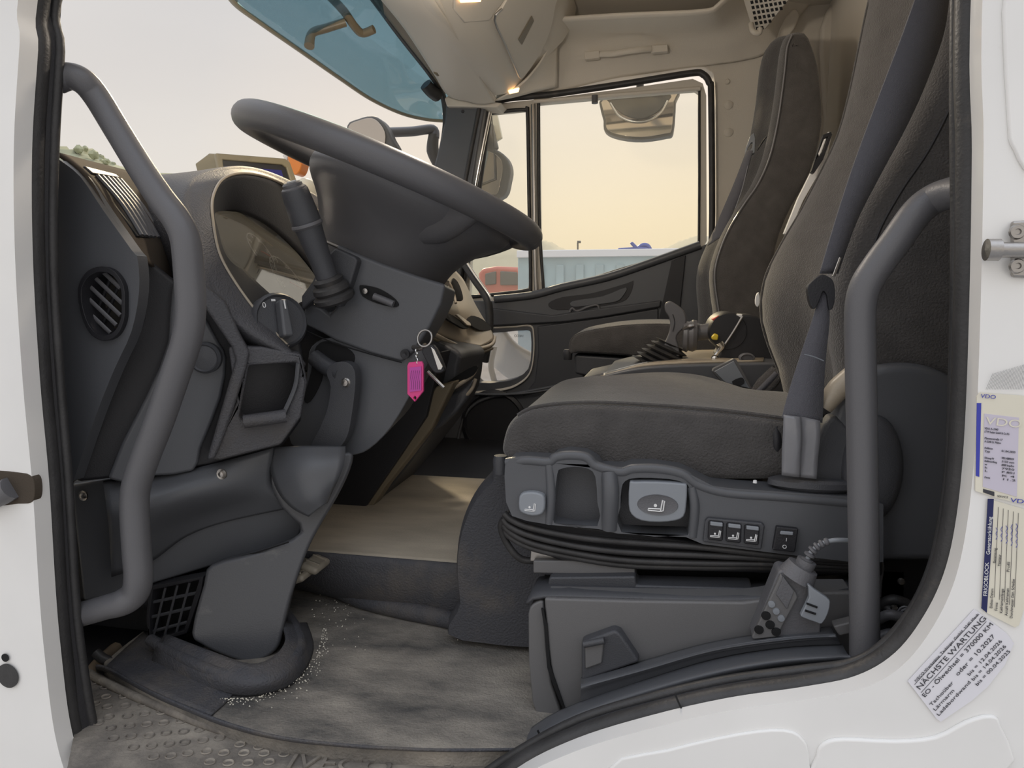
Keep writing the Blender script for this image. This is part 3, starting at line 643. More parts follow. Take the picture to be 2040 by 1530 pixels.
# crescent shoulder under the lever
grid('crescent_cover', M['smoothp'], SC, [P3([(540, 892, .915), (545, 940, .90), (560, 980, .893), (585, 1008, .888), (618, 1026, .89)]), P3([(600, 892, .905), (605, 930, .885), (612, 965, .880), (625, 990, .880), (640, 1005, .888)]), P3([(688, 893, .930), (686, 918, .915), (676, 945, .905), (660, 972, .90), (646, 1000, .898)])], 5, 4, .005)
lowc = S2([(620, 690), (660, 672), (745, 690), (800, 705), (850, 690), (858, 712), (830, 765), (780, 850), (735, 895), (700, 908), (640, 915), (600, 900), (575, 870), (605, 790), (612, 730)], 3)
sol('lower_shroud', M['smoothp'], SC, lowc, .985, 1.10, .014, 4, taper=.78)
sol('lever_recess', M['dark'], SC, S2([(630, 690), (660, 680), (700, 700), (705, 720), (690, 735), (650, 720), (640, 760), (618, 800), (606, 795), (620, 740)], 3), .983, .987, 0)
upc = [(668, 484), (700, 500), (760, 524), (835, 550), (888, 566), (880, 604), (858, 650), (828, 700), (800, 722), (740, 706), (668, 680), (640, 664), (608, 650), (596, 636), (612, 602), (640, 612), (656, 625), (668, 612), (672, 560)]
sol('upper_shroud', M['smoothp'], SC, upc, .98, 1.12, .010, 3, taper=.80)
tube('shroud_seam', M['dark'], SC, PS([(612, 660), (668, 684), (740, 706), (800, 722)], .979), .0012, 6)
sl_ = S2([(716, 572), (722, 568), (752, 574), (780, 590), (794, 606), (784, 612), (750, 604), (722, 590)], 3)
sol('slot_recess', M['dark'], SC, sl_, .978, .984, .0)
tube('slot_finger', M['tubebar'], SC, PS([(745, 590), (765, 598), (784, 606)], .974), .0052, 10)
lathe('slot_pin', M['steel'], SC, P(729, 580, .974), Vector((0, -1, 0)), [(.004, 0), (.004, .004), (0, .005)], 12)
tube('column_edge', M['steel'], SC, P3([(652, 482, 1.0), (668, 489, 1.0), (680, 494, 1.0)]), .003, 8)
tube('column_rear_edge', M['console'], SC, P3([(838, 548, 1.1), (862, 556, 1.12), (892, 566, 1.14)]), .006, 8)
sol('stalk_mount', M['plastic'], SC, [(640, 520), (668, 494), (708, 512), (712, 520), (700, 560), (684, 600), (676, 612), (655, 606), (640, 596), (622, 600), (600, 618), (600, 590), (622, 560)], .965, .985, .005, 3)
# indicator stalk with its rubber boot
base, tip = P(655, 562, .950), P(586, 378, .905)
ax = (tip-base).normalized()
st_ = tube('indicator_stalk', M['plastic'], SC, [base, base.lerp(tip, .25), base.lerp(tip, .62), base.lerp(tip, .66), base.lerp(tip, .74), base.lerp(tip, .98), tip], [.0150, .0155, .0195, .0205, .0205, .0185, .016], 20, 3)
lathe('horn_button', M['tubebar'], st_, tip, ax, [(.0170, -.003), (.0170, .002), (.0150, .004), (.0135, .004), (.0135, .008), (.0115, .010), (0, .0105)], 24)
hx = Vector((1, 0, 0)); hx = (hx-ax*hx.dot(ax)).normalized(); hy = ax.cross(hx)
tube('horn_mark', M['print_'], st_, [tip+ax*.011-hx*.006, tip+ax*.011+hx*.001, tip+ax*.011+hx*.006+hy*.003], .0010, 5, 1)
lathe('stalk_collar', M['tubebar'], st_, base.lerp(tip, .63), ax, [(.0200, -.003), (.0222, 0), (.0215, .003), (.0205, .004)], 24)
lathe('stalk_boot', M['rubber'], SC, base-ax*.006, ax, [(.026, -.024), (.030, -.020), (.030, -.014), (.024, -.010), (.027, -.006), (.026, 0), (.020, .004), (.022, .010), (.017, .014)], 28)
# adjusting lever
lev = S2([(690, 722), (706, 738), (707, 775), (700, 830), (692, 868), (676, 892), (652, 906), (616, 917), (610, 912), (622, 880), (640, 845), (652, 812), (658, 770), (650, 742), (662, 724)], 3)
lv = sol('adjusting_lever', M['plastic'], SC, lev, .955, .975, .006, 3)
tube('lever_pivot', M['plastic'], lv, P3([(628, 712, .985), (650, 730, .975), (680, 745, .965)]), .013, 14, 3)
lathe('pivot_tip', M['rust'], lv, P(627, 712, .98), P(627, 712, .98)-P(650, 730, .975), [(.006, -.01), (.006, .004), (0, .006)], 12)
lathe('lever_bolt', M['steel'], lv, P(689, 762, .955), Vector((0, -1, 0)), [(.007, 0), (.005, .002), (.005, .005), (0, .006)], 12)
sol('column_gap_filler', M['black'], SC, [(520, 640), (600, 600), (700, 560), (740, 700), (700, 760), (600, 740), (540, 700)], 1.02, 1.14, .004)  # dark filler added to close the bright gap behind the stalk mount
# ------------------------------------------------------------------ steering wheel
SW = thing('steering_wheel', 'worn dark grey steering wheel seen edge-on with deep moulded hub', 'steering wheel', P(795, 400, y=1.11))
wl, wr = P(535, 264, 1.11), P(1052, 466, 1.11)
wc = (wl+wr)/2; wa = (wr-wl); R_ = wa.length/2; wa.normalize(); wb = Vector((0, 1, 0)); wn = wa.cross(wb)
if wn.z < 0: wn = -wn
wb = (wb-wn*.075).normalized(); wn = wa.cross(wb); wn = wn if wn.z > 0 else -wn
rc = [wc+wa*math.cos(t)*R_+wb*math.sin(t)*R_ for t in [2*math.pi*i/72 for i in range(73)]]
tube('rim', M['tubebar'], SW, rc, .0205, 20, 1)
def ring(cx, cyy, ra, rb, h, n=16, p=2.4):
    L = []
    for i in range(n):
        t = 2*math.pi*i/n; c, s = math.cos(t), math.sin(t)
        e = 2/p; L.append(wc+wa*(cx+ra*math.copysign(abs(c)**e, c))+wb*(cyy+rb*math.copysign(abs(s)**e, s))+wn*h)
    return L
hub = [ring(.05, 0, .08, .10, .004), ring(.045, 0, .145, .150, .0), ring(.045, 0, .160, .168, -.014), ring(.042, 0, .156, .158, -.036), ring(.034, 0, .130, .125, -.066), ring(.028, 0, .113, .098, -.10), ring(.027, 0, .105, .086, -.135), ring(.026, 0, .100, .082, -.165)]
loft('hub', M['tubebar'], SW, hub, 4, True, 3, ang=70)
for s in (-1, 1):
    a0 = math.radians(38*s)
    e = wc+wa*math.cos(a0)*(R_-.004)+wb*math.sin(a0)*(R_-.004)
    tube('spoke', M['tubebar'], SW, [wc+wa*.06+wb*s*.07-wn*.05, wc+wa*.13+wb*s*.10-wn*.032, e], [.046, .036, .019], 14, 4, flat=.8)
# ------------------------------------------------------------------ keys
KR = thing('key_bunch', 'truck keys on a ring with pink address tag hanging at the steering column', 'keys', P(830, 800, y=.955))
yk = .955
kc = P(846, 674, yk); rk = .0105
tube('key_ring', M['steel'], KR, [kc+Vector((math.cos(t)*rk, math.sin(t)*.004, math.sin(t)*rk*1.1)) for t in [2*math.pi*i/24 for i in range(25)]], .0017, 8, 1)
tube('ignition_key_bow', M['steel'], KR, P3([(824, 692, .97), (836, 694, .96), (848, 688, yk)]), .004, 8)
kf = sol('key_fob', M['black'], KR, S2([(840, 695), (856, 686), (868, 695), (884, 732), (882, 741), (868, 744), (856, 732), (842, 706)], 2), yk-.004, yk+.008, .002)
sol('fob_trim', M['chrome'], kf, [(857, 690), (865, 696), (882, 731), (879, 737), (872, 737)], yk-.006, yk-.003, .001)
tube('key_blade', M['steel'], KR, PS([(852, 740), (868, 756), (884, 772)], yk+.006), .0024, 6, 1)
for k in range(5):
    lathe('chain_link', M['chrome'], KR, P(829+(k % 2)*2, 699+k*6, yk), Vector((1, .3*k, .2)), [(.0030, -.001), (.0034, 0), (.0030, .001)], 8)
tgm = sol('address_tag', M['pink'], KR, [[(814, 722), (840, 720), (843, 726), (843, 780), (826, 801), (811, 785), (811, 728)], S2([(826, 789), (829, 792), (827, 797), (823, 794)], 2)], yk-.002, yk+.003, .001)
sol('tag_window', M['pinkp'], tgm, [(816, 732), (839, 730), (839, 778), (816, 781)], yk-.0035, yk-.002, 0)
for k in range(5): tube('handwriting', M['ink'], tgm, PS([(819+k*4, 776), (820+k*4, 764), (818+k*4, 752), (820+k*4, 738)], yk-.0038), .00025, 4, 2)
lathe('ignition_lock', M['black'], SC, P(808, 705, .978), Vector((0, -1, 0)), [(.007, 0), (.007, .004), (.004, .004), (0, .002)], 16)
# ------------------------------------------------------------------ centre stack beyond the column
CS = thing('centre_console', 'tan topped centre dash console with air vents and cup tray', 'dash console', P(800, 1060, y=1.5))
ctop = [(835, 640, 1.28), (866, 612, 1.30), (905, 540, 1.45), (930, 575, 1.72), (960, 640, 1.74), (984, 668, 1.70), (980, 682, 1.64), (955, 688, 1.55), (920, 680, 1.45), (880, 660, 1.34)]
grid('console_top', M['console'], CS, [P3([(826, 640, 1.26), (866, 592, 1.30), (884, 550, 1.40), (902, 534, 1.50)]), P3([(850, 656, 1.28), (886, 622, 1.34), (905, 592, 1.45), (916, 548, 1.60)]), P3([(890, 672, 1.36), (916, 640, 1.44), (930, 606, 1.54), (926, 562, 1.70)]), P3([(925, 684, 1.44), (948, 662, 1.54), (956, 640, 1.64), (946, 604, 1.74)]), P3([(958, 688, 1.52), (978, 680, 1.62), (984, 668, 1.70), (962, 632, 1.78)])], 5, 5, .006)
tube('console_lip', M['console'], CS, P3([(826, 644, 1.255), (860, 664, 1.28), (900, 684, 1.36), (928, 694, 1.44), (958, 694, 1.52), (980, 686, 1.62), (985, 672, 1.70)]), .005, 8)
tube('console_shadow_gap', M['bronze'], CS, P3([(828, 652, 1.26), (860, 672, 1.285), (900, 692, 1.365), (928, 702, 1.445), (958, 702, 1.525), (980, 694, 1.62)]), .004, 8)
def onpl(px, pl, thick, name, m, par, off=0): return solp(name, m, par, px, pl, thick, .001, off=off)
TP = [(866, 612, 1.30), (960, 645, 1.70), (940, 684, 1.48)]
cupt = onpl(S2([(928, 634), (950, 640), (968, 656), (966, 662), (945, 663), (920, 648)], 3), TP, .004, 'cup_tray', M['dark'], CS, .014)
onpl(S2([(872, 630), (890, 634), (918, 654), (924, 658), (912, 660), (896, 652), (876, 640)], 3), TP, .004, 'pen_tray', M['dark'], CS, .014)
onpl([(893, 634), (898, 633), (922, 650), (924, 656), (916, 655)], TP, .004, 'tray_bar', M['console'], CS, .018)
VP = [(880, 600, 1.32), (905, 600, 1.40), (890, 560, 1.42)]
vv = onpl(S2([(888, 562), (898, 570), (906, 590), (908, 605), (900, 607), (884, 604), (880, 590), (884, 575)], 3), VP, .004, 'centre_vent', M['dark'], CS, .018)
for k in range(4): tube('vent_fin', M['console'], vv, [PL(883-k*.5, 574+k*9, P3(VP)[0]+Vector((.02, -.02, 0)), Vector((1, -.5, .3))), PL(895+k*2, 577+k*9, P3(VP)[0]+Vector((.02, -.02, 0)), Vector((1, -.5, .3)))], .0018, 6, 1)
tube('vent_rim', M['console'], vv, P3([(886, 560, 1.31), (896, 566, 1.31), (904, 586, 1.31), (908, 604, 1.30)]), .0028, 8)
# near flank of the stack, then the leaning rear edge with caught light painted bronze
sol('console_flank', M['plastic'], CS, S2([(700, 720), (760, 640), (826, 640), (862, 670), (892, 688), (918, 704), (914, 730), (905, 790), (872, 850), (830, 905), (795, 950), (745, 1010), (712, 1056), (690, 1075), (600, 1090), (560, 1085)], 2), 1.30, 1.52, .014, 4, taper=.95)
grid('tray_front', M['plastic'], CS, [P3([(885, 690, 1.33), (928, 704, 1.44), (958, 704, 1.52), (981, 695, 1.63)]), P3([(885, 725, 1.32), (915, 732, 1.41), (945, 726, 1.50), (966, 712, 1.60)]), P3([(872, 800, 1.31), (895, 792, 1.38), (915, 775, 1.46), (935, 750, 1.52)]), P3([(850, 860, 1.31), (865, 850, 1.36), (885, 830, 1.42), (905, 800, 1.48)])], 4, 4, .005)
sol('stack_side', M['black'], CS, [(650, 780), (880, 700), (850, 830), (800, 905), (745, 985), (700, 1050), (690, 1068), (612, 1084), (560, 1080)], 1.24, 1.30, .003)
sol('lit_rear_edge', M['bronze'], CS, [(868, 770), (905, 760), (862, 850), (812, 915), (768, 970), (712, 1056), (700, 1052), (745, 970), (800, 880)], 1.25, 1.29, .004)
sol('dark_slot', M['dark'], CS, S2([(880, 770), (920, 742), (950, 728), (942, 748), (905, 765), (880, 778)], 3), 1.29, 1.296, 0)
tube('slot_lip', M['console'], CS, P3([(872, 790, 1.285), (905, 772, 1.285), (938, 750, 1.30), (948, 735, 1.32)]), .004, 8)
tube('lower_lip', M['console'], CS, P3([(866, 828, 1.285), (900, 806, 1.285), (935, 782, 1.29), (948, 755, 1.30)]), .0035, 8)
grid('lower_bin', M['plastic'], CS, [P3([(885, 792, 1.29), (915, 776, 1.29), (944, 756, 1.30)]), P3([(872, 830, 1.28), (912, 815, 1.27), (940, 785, 1.30)]), P3([(850, 862, 1.29), (880, 850, 1.28), (912, 822, 1.30)])], 4, 4, .004)
# far dash behind it reaching the passenger door
FD = thing('far_dashboard', 'dark lower dashboard in front of the passenger seat', 'dashboard', Vector((-.85, 2.1, .02)))
box('dash_body', M['plastic'], FD, (-.86, 1.95, .24), (.20, 1.2, .42), None, .03)
box('dash_core', M['black'], FD, (-.83, 1.30, .24), (.24, .9, .40), None, .02)
# far A-pillar grab bar with its knurled strip
GB = tag(tube('far_grab_bar', M['rubber'], None, P3([(905, 490, 2.46), (920, 516, 2.46), (945, 556, 2.45), (968, 590, 2.44), (975, 620, 2.44), (974, 670, 2.44), (966, 720, 2.46)]), .014, 12), 'black knurled grab bar on the far pillar beside the passenger door window', 'grab handle')
tube('chrome_edge', M['chrome'], GB, P3([(922, 510, 2.435), (948, 550, 2.43), (973, 586, 2.425), (979, 600, 2.425)]), .005, 8)
# ------------------------------------------------------------------ grab bars at the door
g1 = tag(tube('door_grab_handle', M['tubebar'], None, P3([(112, 160, .700), (138, 152, .705), (165, 162, .71), (192, 192, .72), (235, 262, .72), (280, 335, .72), (318, 392, .72), (352, 438, .72), (370, 480, .72), (377, 550, .72), (380, 620, .72), (372, 678, .72), (350, 745, .72), (318, 838, .72), (290, 910, .72), (272, 965, .72), (268, 1010, .72), (272, 1090, .72), (276, 1150, .72), (268, 1182, .72), (244, 1200, .715), (210, 1210, .71), (168, 1222, .705), (128, 1232, .70)]), [.0145, .0145, .0145, .0145, .0145, .0150, .0155, .0160, .0165, .0165, .0165, .0165, .0165, .0165, .0165, .0165, .0165, .0165, .0165, .0165, .0150, .0150, .0155], 20), 'long bent grey grab handle in front of the dashboard, left side of the door opening', 'grab handle')
g2 = tag(tube('seat_grab_handle', M['tubebar'], None, P3([(1925, 380, .71), (1895, 384, .725), (1858, 398, .74), (1825, 425, .74), (1785, 480, .74), (1748, 530, .74), (1724, 570, .74), (1714, 615, .74), (1714, 700, .74), (1717, 850, .74), (1720, 1050, .74), (1722, 1200, .74), (1722, 1330, .735)]), .0142, 20), 'upright grey grab handle in front of the driver seat backrest', 'grab handle')
# ------------------------------------------------------------------ overhead: sun blind, shelf, lights
SV = thing('sun_visor', 'long cream sun visor folded up along the windscreen header', 'sun visor', P(880, 100, y=2.1))
va = P3([(690, -120, 1.50), (752, -26, 1.68), (812, 52, 1.94), (866, 138, 2.25), (894, 182, 2.44), (935, 197, 2.46)])
vb = P3([(820, -120, 1.46), (862, -16, 1.62), (905, 52, 1.84), (945, 122, 2.12), (974, 176, 2.36), (986, 196, 2.46)])
grid('visor_flap', M['creamp'], SV, [va, [(a+b)/2+Vector((0, 0, -.006)) for a, b in zip(va, vb)], vb], 5, 4, .014)
tube('visor_fold', M['creamp'], SV, [v+Vector((0, 0, -.002)) for v in vb], .006, 8)
lathe('visor_hinge', M['bronze'], SV, P(870, 145, 2.24), Vector((0, 1, 0)), [(.007, -.012), (.007, .012)], 12)
OS = thing('overhead_shelf', 'cream overhead storage shelf with small locker door under the roof', 'overhead shelf', Vector((-.55, 1.6, 1.18)))
cs = [(-.575, 1.172), (-.53, 1.176), (-.50, 1.19), (-.455, 1.232), (-.40, 1.28), (-.345, 1.33), (-.31, 1.38), (-.30, 1.438), (-.80, 1.438), (-.80, 1.30)]
ext('shelf_body', M['creamp'], OS, [[Vector((a, .74, b)) for a, b in cs]], Vector((0, 1.69, 0)), .010, 3)
sn = Vector((.66, 0, -.75)).normalized(); so_ = Vector((-.43, 2, 1.258))
def shp(px, off): return [PL(a, b, so_+sn*off, sn) for a, b in px]
ldoor = ext('locker_door', M['creamp'], OS, [shp(S2([(985, 40), (1000, 18), (1030, -30), (1075, -60), (1118, -40), (1108, 10), (1098, 60), (1075, 110), (1043, 156), (1036, 156), (1030, 146), (1008, 90)], 2), .012)], -sn*.012, .003, 3)
tube('door_edge_bead', M['steel'], ldoor, shp([(1000, 18), (985, 40), (1008, 92), (1034, 152)], .014), .003, 6, 3)
ext('latch_slot', M['bronze'], ldoor, [shp([(1060, 32), (1064, 42), (1040, 90), (1033, 80)], .015)], -sn*.002, .001)
ext('end_step', M['creamp'], OS, [shp([(905, -60), (1010, -60), (1010, -5), (975, 42), (925, 46), (905, 20)], .010)], -sn*.012, .004)
grid('shelf_bracket', M['cream'], OS, [P3([(985, 198, 2.46), (1020, 192, 2.5), (1070, 180, 2.52), (1110, 172, 2.54)]), P3([(1010, 186, 2.42), (1050, 160, 2.44), (1085, 135, 2.46), (1108, 110, 2.48)]), P3([(1048, 158, 2.38), (1078, 118, 2.38), (1100, 70, 2.38), (1108, 20, 2.38)])], 4, 4, .006)
L1 = tag(ext('cab_lamp', M['lamp'], None, [shp([(916, -14), (962, -14), (958, 4), (918, 6)], .016)], -sn*.004, .001), 'warm lit cab lamp set in the overhead shelf at the top edge', 'lamp')
ll = bpy.data.lights.new('cab_lamp_glow', 'POINT'); ll.energy = 7.0; ll.color = (1, .88, .74); ll.shadow_soft_size = .04
lo_l = bpy.data.objects.new('cab_lamp_glow', ll); COL.objects.link(lo_l); lo_l.location = shp([(938, -4)], .24)[0]
L2 = tag(sol('courtesy_lamp', M['lamp'], None, [(1012, 180), (1034, 174), (1032, 182), (1014, 186)], 2.40, 2.41, .001), 'tiny glowing courtesy lamp below the overhead shelf above the far window', 'lamp')
RH = thing('roof_grab_handle', 'cream roof grab handle above the passenger window', 'grab handle', P(1245, 105, y=2.53))
for px in ([(1163, 103), (1194, 100), (1195, 115), (1165, 118)], [(1296, 90), (1330, 88), (1331, 102), (1298, 105)]): sol('end_cap', M['creamp'], RH, px, 2.505, 2.53, .003)
tube('handle_bar', M['creamp'], RH, P3([(1196, 108, 2.505), (1220, 107, 2.49), (1250, 102, 2.487), (1275, 99, 2.49), (1297, 97, 2.505)]), .010, 12, flat=.6)
# roof grille for the speaker
RG = thing('roof_speaker_grille', 'cream perforated speaker grille in the far rear roof corner', 'speaker grille', P(1520, 40, y=2.3))
RP = [(1490, 0, 2.36), (1590, 0, 2.20), (1520, 62, 2.44)]
rg = solp('grille_plate', M['creamp'], RG, [(1470, -60), (1620, -60), (1530, 52), (1515, 60), (1500, 40)], RP, .01, .003, off=.012)
for i in range(8):
    for j in range(9):
        a = 1494+i*9.0+j*2.2; b = -36+j*10.5-i*1.5
        if b > (1560-a)*1.1+8: continue
        solp('grille_hole', M['dark'], rg, [(a, b), (a+5, b-1), (a+6.5, b+5), (a+1.5, b+6)], RP, .001, 0, off=.0132)
tube('coat_hook', M['creamp'], RG, P3([(1496, 48, 2.40), (1500, 62, 2.38), (1512, 66, 2.38), (1514, 56, 2.38)]), .008, 10)
# ------------------------------------------------------------------ outside visor and mirrors
XV = thing('outer_sun_shield', 'blue tinted translucent sun shield outside the top of the windscreen', 'sun shield', P(700, 120, y=2.0))
lo = P3([(440, -40, 1.30), (466, 5, 1.42), (520, 46, 1.56), (600, 102, 1.78), (680, 158, 2.02), (740, 198, 2.22), (800, 226, 2.42), (850, 238, 2.56), (886, 241, 2.62)])
hi_ = P3([(640, -210, 1.34), (690, -150, 1.46), (745, -80, 1.62), (796, -10, 1.84), (836, 50, 2.11), (868, 102, 2.36), (890, 140, 2.58), (900, 170, 2.64), (905, 205, 2.68)])
grid('tinted_panel', M['visor'], XV, [lo, [(a+b)/2+Vector((-.03, 0, 0)) for a, b in zip(lo, hi_)], hi_], 5, 4, .004)
tube('shield_edge', M['gold'], XV, lo, .006, 8)
tube('shield_edge', M['gold'], XV, [lo[1], P(480, -60, 1.44), P(500, -120, 1.46)], .007, 8)
tube('shield_bracket', M['bronze'], XV, P3([(655, -10, 1.72), (685, 22, 1.78), (706, 52, 1.83), (722, 66, 1.86), (745, 58, 1.86)]), .011, 10)
tube('shield_bracket', M['bronze'], XV, P3([(688, 44, 1.80), (650, 56, 1.78), (622, 66, 1.76), (616, 92, 1.74)]), [.011, .011, .011, .013], 10)
tube('rear_mirror_stub', M['rubber'], XV, P3([(848, 168, 2.40), (858, 180, 2.42), (870, 190, 2.46)]), .022, 12)
FM = thing('front_mirror', 'brownish front mirror on a straight grey arm beyond the windscreen', 'mirror', P(740, 300, y=2.6))
sol('mirror_shell', M['mirrorb'], FM, S2([(690, 250), (712, 236), (742, 230), (764, 244), (780, 275), (790, 300), (760, 330), (700, 300)], 3), 2.50, 2.56, .01, 3)
sol('mirror_glass', M['mirror'], FM, S2([(694, 252), (714, 240), (740, 235), (758, 248), (768, 272), (755, 310), (700, 290)], 3), 2.494, 2.50, .001)
tube('mirror_arm', M['tubebar'], FM, P3([(770, 264, 2.56), (820, 262, 2.62), (862, 258, 2.68), (866, 275, 2.68)]), .018, 10)
tube('arm_socket', M['mirrorb'], FM, P3([(864, 268, 2.68), (862, 300, 2.68), (872, 330, 2.68)]), [.02, .024, .016], 10)
KM = thing('kerb_mirror', 'wide kerb mirror hanging above the passenger window', 'mirror', P(1275, 275, y=2.85))
sol('mirror_shell', M['mirrorb'], KM, S2([(1204, 186), (1345, 178), (1347, 200), (1342, 262), (1328, 271), (1280, 278), (1235, 274), (1206, 262), (1202, 240)], 3), 2.84, 2.90, .008, 3)
sol('mirror_glass', M['mirror'], KM, S2([(1208, 190), (1341, 182), (1342, 202), (1338, 258), (1325, 266), (1280, 273), (1236, 269), (1210, 258), (1207, 238)], 3), 2.832, 2.84, .001)
sol('convex_insert', M['mirrorb'], KM, S2([(1214, 190), (1332, 184), (1320, 212), (1300, 228), (1270, 236), (1240, 226), (1222, 210)], 3), 2.824, 2.832, .002)
tube('insert_rim', M['chrome'], KM, PS([(1216, 205), (1235, 232), (1262, 242), (1290, 240), (1315, 225), (1330, 200)], 2.826), .004, 8)
tube('hanger', M['mirrorb'], KM, P3([(1275, 190, 2.87), (1275, 176, 2.80), (1275, 160, 2.665)]), .014, 8)
DM = thing('door_mirror', 'tall passenger door mirror seen through the quarter window', 'mirror', P(985, 390, y=2.9))
sol('mirror_shell', M['mirrorb'], DM, S2([(952, 290), (985, 296), (1008, 312), (1017, 335), (1014, 360), (1004, 390), (970, 400), (950, 380)], 3), 2.86, 2.93, .01, 3)
sol('mirror_glass', M['mirror'], DM, S2([(956, 304), (980, 304), (998, 318), (1001, 340), (996, 365), (988, 388), (955, 372)], 3), 2.852, 2.86, .001)
tube('mirror_stay', M['mirrorb'], DM, P3([(968, 250, 2.88), (972, 275, 2.88), (985, 300, 2.88)]), [.03, .035, .02], 10)
tube('mirror_bracket', M['mirrorb'], DM, [P(968, 262, 2.88), P(948, 262, 2.66)], .018, 8, 1)
sol('mirror_cap', M['ivory'], DM, [(974, 230), (990, 226), (1000, 274), (984, 284), (970, 262)], 2.90, 2.92, .003)
tube('wire_loop', M['rubber'], DM, PS([(979, 226), (984, 290), (986, 356), (955, 368)], 2.84), .003, 6, 1)
# ------------------------------------------------------------------ monitor and beacon on the dash
MO = thing('dash_monitor', 'gold framed monitor with blue screen standing behind the instrument binnacle', 'monitor', P(500, 370, y=1.45))
mpl = [(435, 308, 1.42), (560, 318, 1.56), (590, 365, 1.58)]
sol('monitor_back', M['gold'], MO, [(388, 326), (416, 305), (436, 306), (450, 350), (440, 370), (400, 370)], 1.44, 1.50, .003)
solp('bezel', M['gold'], MO, [[(430, 304), (568, 315), (578, 322), (596, 372), (596, 420), (450, 400)], [(444, 318), (562, 328), (571, 334), (590, 395), (455, 385)]], mpl, .012, .003)
solp('screen_surround', M['black'], MO, [(442, 316), (564, 326), (574, 332), (594, 400), (452, 390)], mpl, .006, .001, off=-.004)
solp('lcd', M['screen'], MO, [(450, 330), (562, 338), (578, 392), (458, 380)], mpl, .001, 0, off=-.003)
solp('lcd_reflection_film', M['pinkp'], MO, [(452, 332), (512, 335), (522, 356), (500, 372), (458, 370)], mpl, .0008, 0, off=-.0025) if False else None
BC = thing('amber_lamp', 'amber side lamp with white base seen past the monitor', 'lamp', P(590, 340, y=1.75))
sol('amber_lens', M['orange'], BC, S2([(572, 305), (590, 308), (600, 316), (601, 328), (594, 345), (582, 345)], 3), 1.72, 1.76, .006, 3)
sol('lamp_base', M['wing'], BC, S2([(562, 310), (568, 302), (574, 304), (572, 320)], 2), 1.73, 1.75, .003)
TR = tag(loft('cream_dome', M['ivory'], None, [[P(605, 378, 1.7)+Vector((math.cos(a)*r, h, math.sin(a)*r*1.2)) for a in [2*math.pi*i/12 for i in range(12)]] for r, h in ((.004, -.02), (.016, -.015), (.024, 0), (.024, .03), (.01, .04))], 2, True, 2), 'cream rounded cap poking up behind the indicator stalk', 'cap')
# ================================================================== SEATS
def fpt(tr, y): return [P(a, b, y) for a, b in tr]
# ---- driver seat
DS = thing('driver_seat', 'near charcoal fabric driver seat with control panel on its side', 'seat', P(1400, 1130, y=1.1))
def bsec(front, y, off, inset, back_dx=.13, bx=None):
    """closed ring of the backrest at depth y: front profile and a back line behind it"""
    n = len(front); L = []
    for i, v in enumerate(front):
        e = 1 if 0 < i < n-1 else .4
        L.append(Vector((v.x+off+inset*e, y, v.z)))
    L[-1].z -= inset
    b = [Vector((v.x+(bx[i] if bx else back_dx+(.02 if i == n-1 else .04))-inset, y, v.z-(inset if i == n-1 else 0))) for i, v in enumerate(front)]
    return L+b[::-1]
near = fpt([(1706, 860), (1680, 740), (1668, 640), (1668, 560), (1690, 470), (1735, 385), (1785, 310), (1828, 225), (1868, 130), (1895, 0), (1915, -120), (1945, -210)], .88)
far_ = fpt([(1590, 830), (1545, 735), (1513, 640), (1518, 560), (1550, 490), (1592, 418), (1634, 335), (1664, 270), (1686, 190), (1705, 100), (1724, 10), (1745, -70)], 1.40)
def mixp(t): return [Vector((a.x+(b.x-a.x)*t, 0, a.z+(b.z-a.z)*t)) for a, b in zip(near, far_)]
secs = []
for y, off, ins in ((.868, 0, .035), (.872, 0, .014), (.888, 0, .002), (.93, 0, 0), (.985, .018, 0), (1.04, .045, 0), (1.13, .055, 0), (1.22, .045, 0), (1.28, .018, 0), (1.335, 0, 0), (1.385, 0, .003), (1.405, 0, .014), (1.41, 0, .035)):
    secs.append(bsec(mixp((y-.868)/.542), y, off, ins))
loft('backrest', M['fabric'], DS, secs, 2, True, 2, ang=75)
tube('backrest_seam', M['black'], DS, [Vector((v.x+.028, .869, v.z)) for v in near], .0016, 5)
tube('backrest_piping', M['fabric'], DS, [Vector((v.x+.004, 1.395, v.z)) for v in far_], .003, 6)
# cushion
def csec(y, top, bot, ins):
    T = [P(a, b, .88) for a, b in top]; B = [P(a, b, .88) for a, b in bot]
    L = T+B[::-1]; c = sum(L, Vector())/len(L)
    return [Vector((c.x+(v.x-c.x)*(1-ins), y, c.z+(v.z-c.z)*(1-ins*2.2))) for v in L]
ctopn = [(1003, 882), (1012, 850), (1030, 828), (1062, 812), (1120, 804), (1200, 803), (1300, 808), (1400, 815), (1500, 826), (1580, 838), (1680, 850)]
ctopm = [(1003, 875), (1012, 848), (1034, 826), (1066, 812), (1130, 804), (1210, 805), (1300, 811), (1400, 820), (1500, 834), (1580, 846), (1680, 862)]
ctopf = [(1003, 888), (1012, 872), (1034, 858), (1066, 844), (1130, 832), (1214, 824), (1335, 820), (1441, 832), (1540, 862), (1610, 886), (1683, 903)]
cbot = [(1004, 900), (1018, 912), (1040, 915), (1080, 918), (1150, 922), (1220, 930), (1300, 942), (1400, 950), (1500, 952), (1580, 950), (1680, 950)]
loft('cushion', M['fabric'], DS, [csec(.862, ctopn, cbot, .10), csec(.866, ctopn, cbot, .035), csec(.882, ctopn, cbot, .0), csec(.93, ctopm, cbot, 0), csec(1.05, ctopm, cbot, 0), csec(1.20, ctopm, cbot, 0), csec(1.30, ctopf, cbot, 0), csec(1.36, ctopf, cbot, .01), csec(1.385, ctopf, cbot, .06)], 3, True, 3, ang=75)
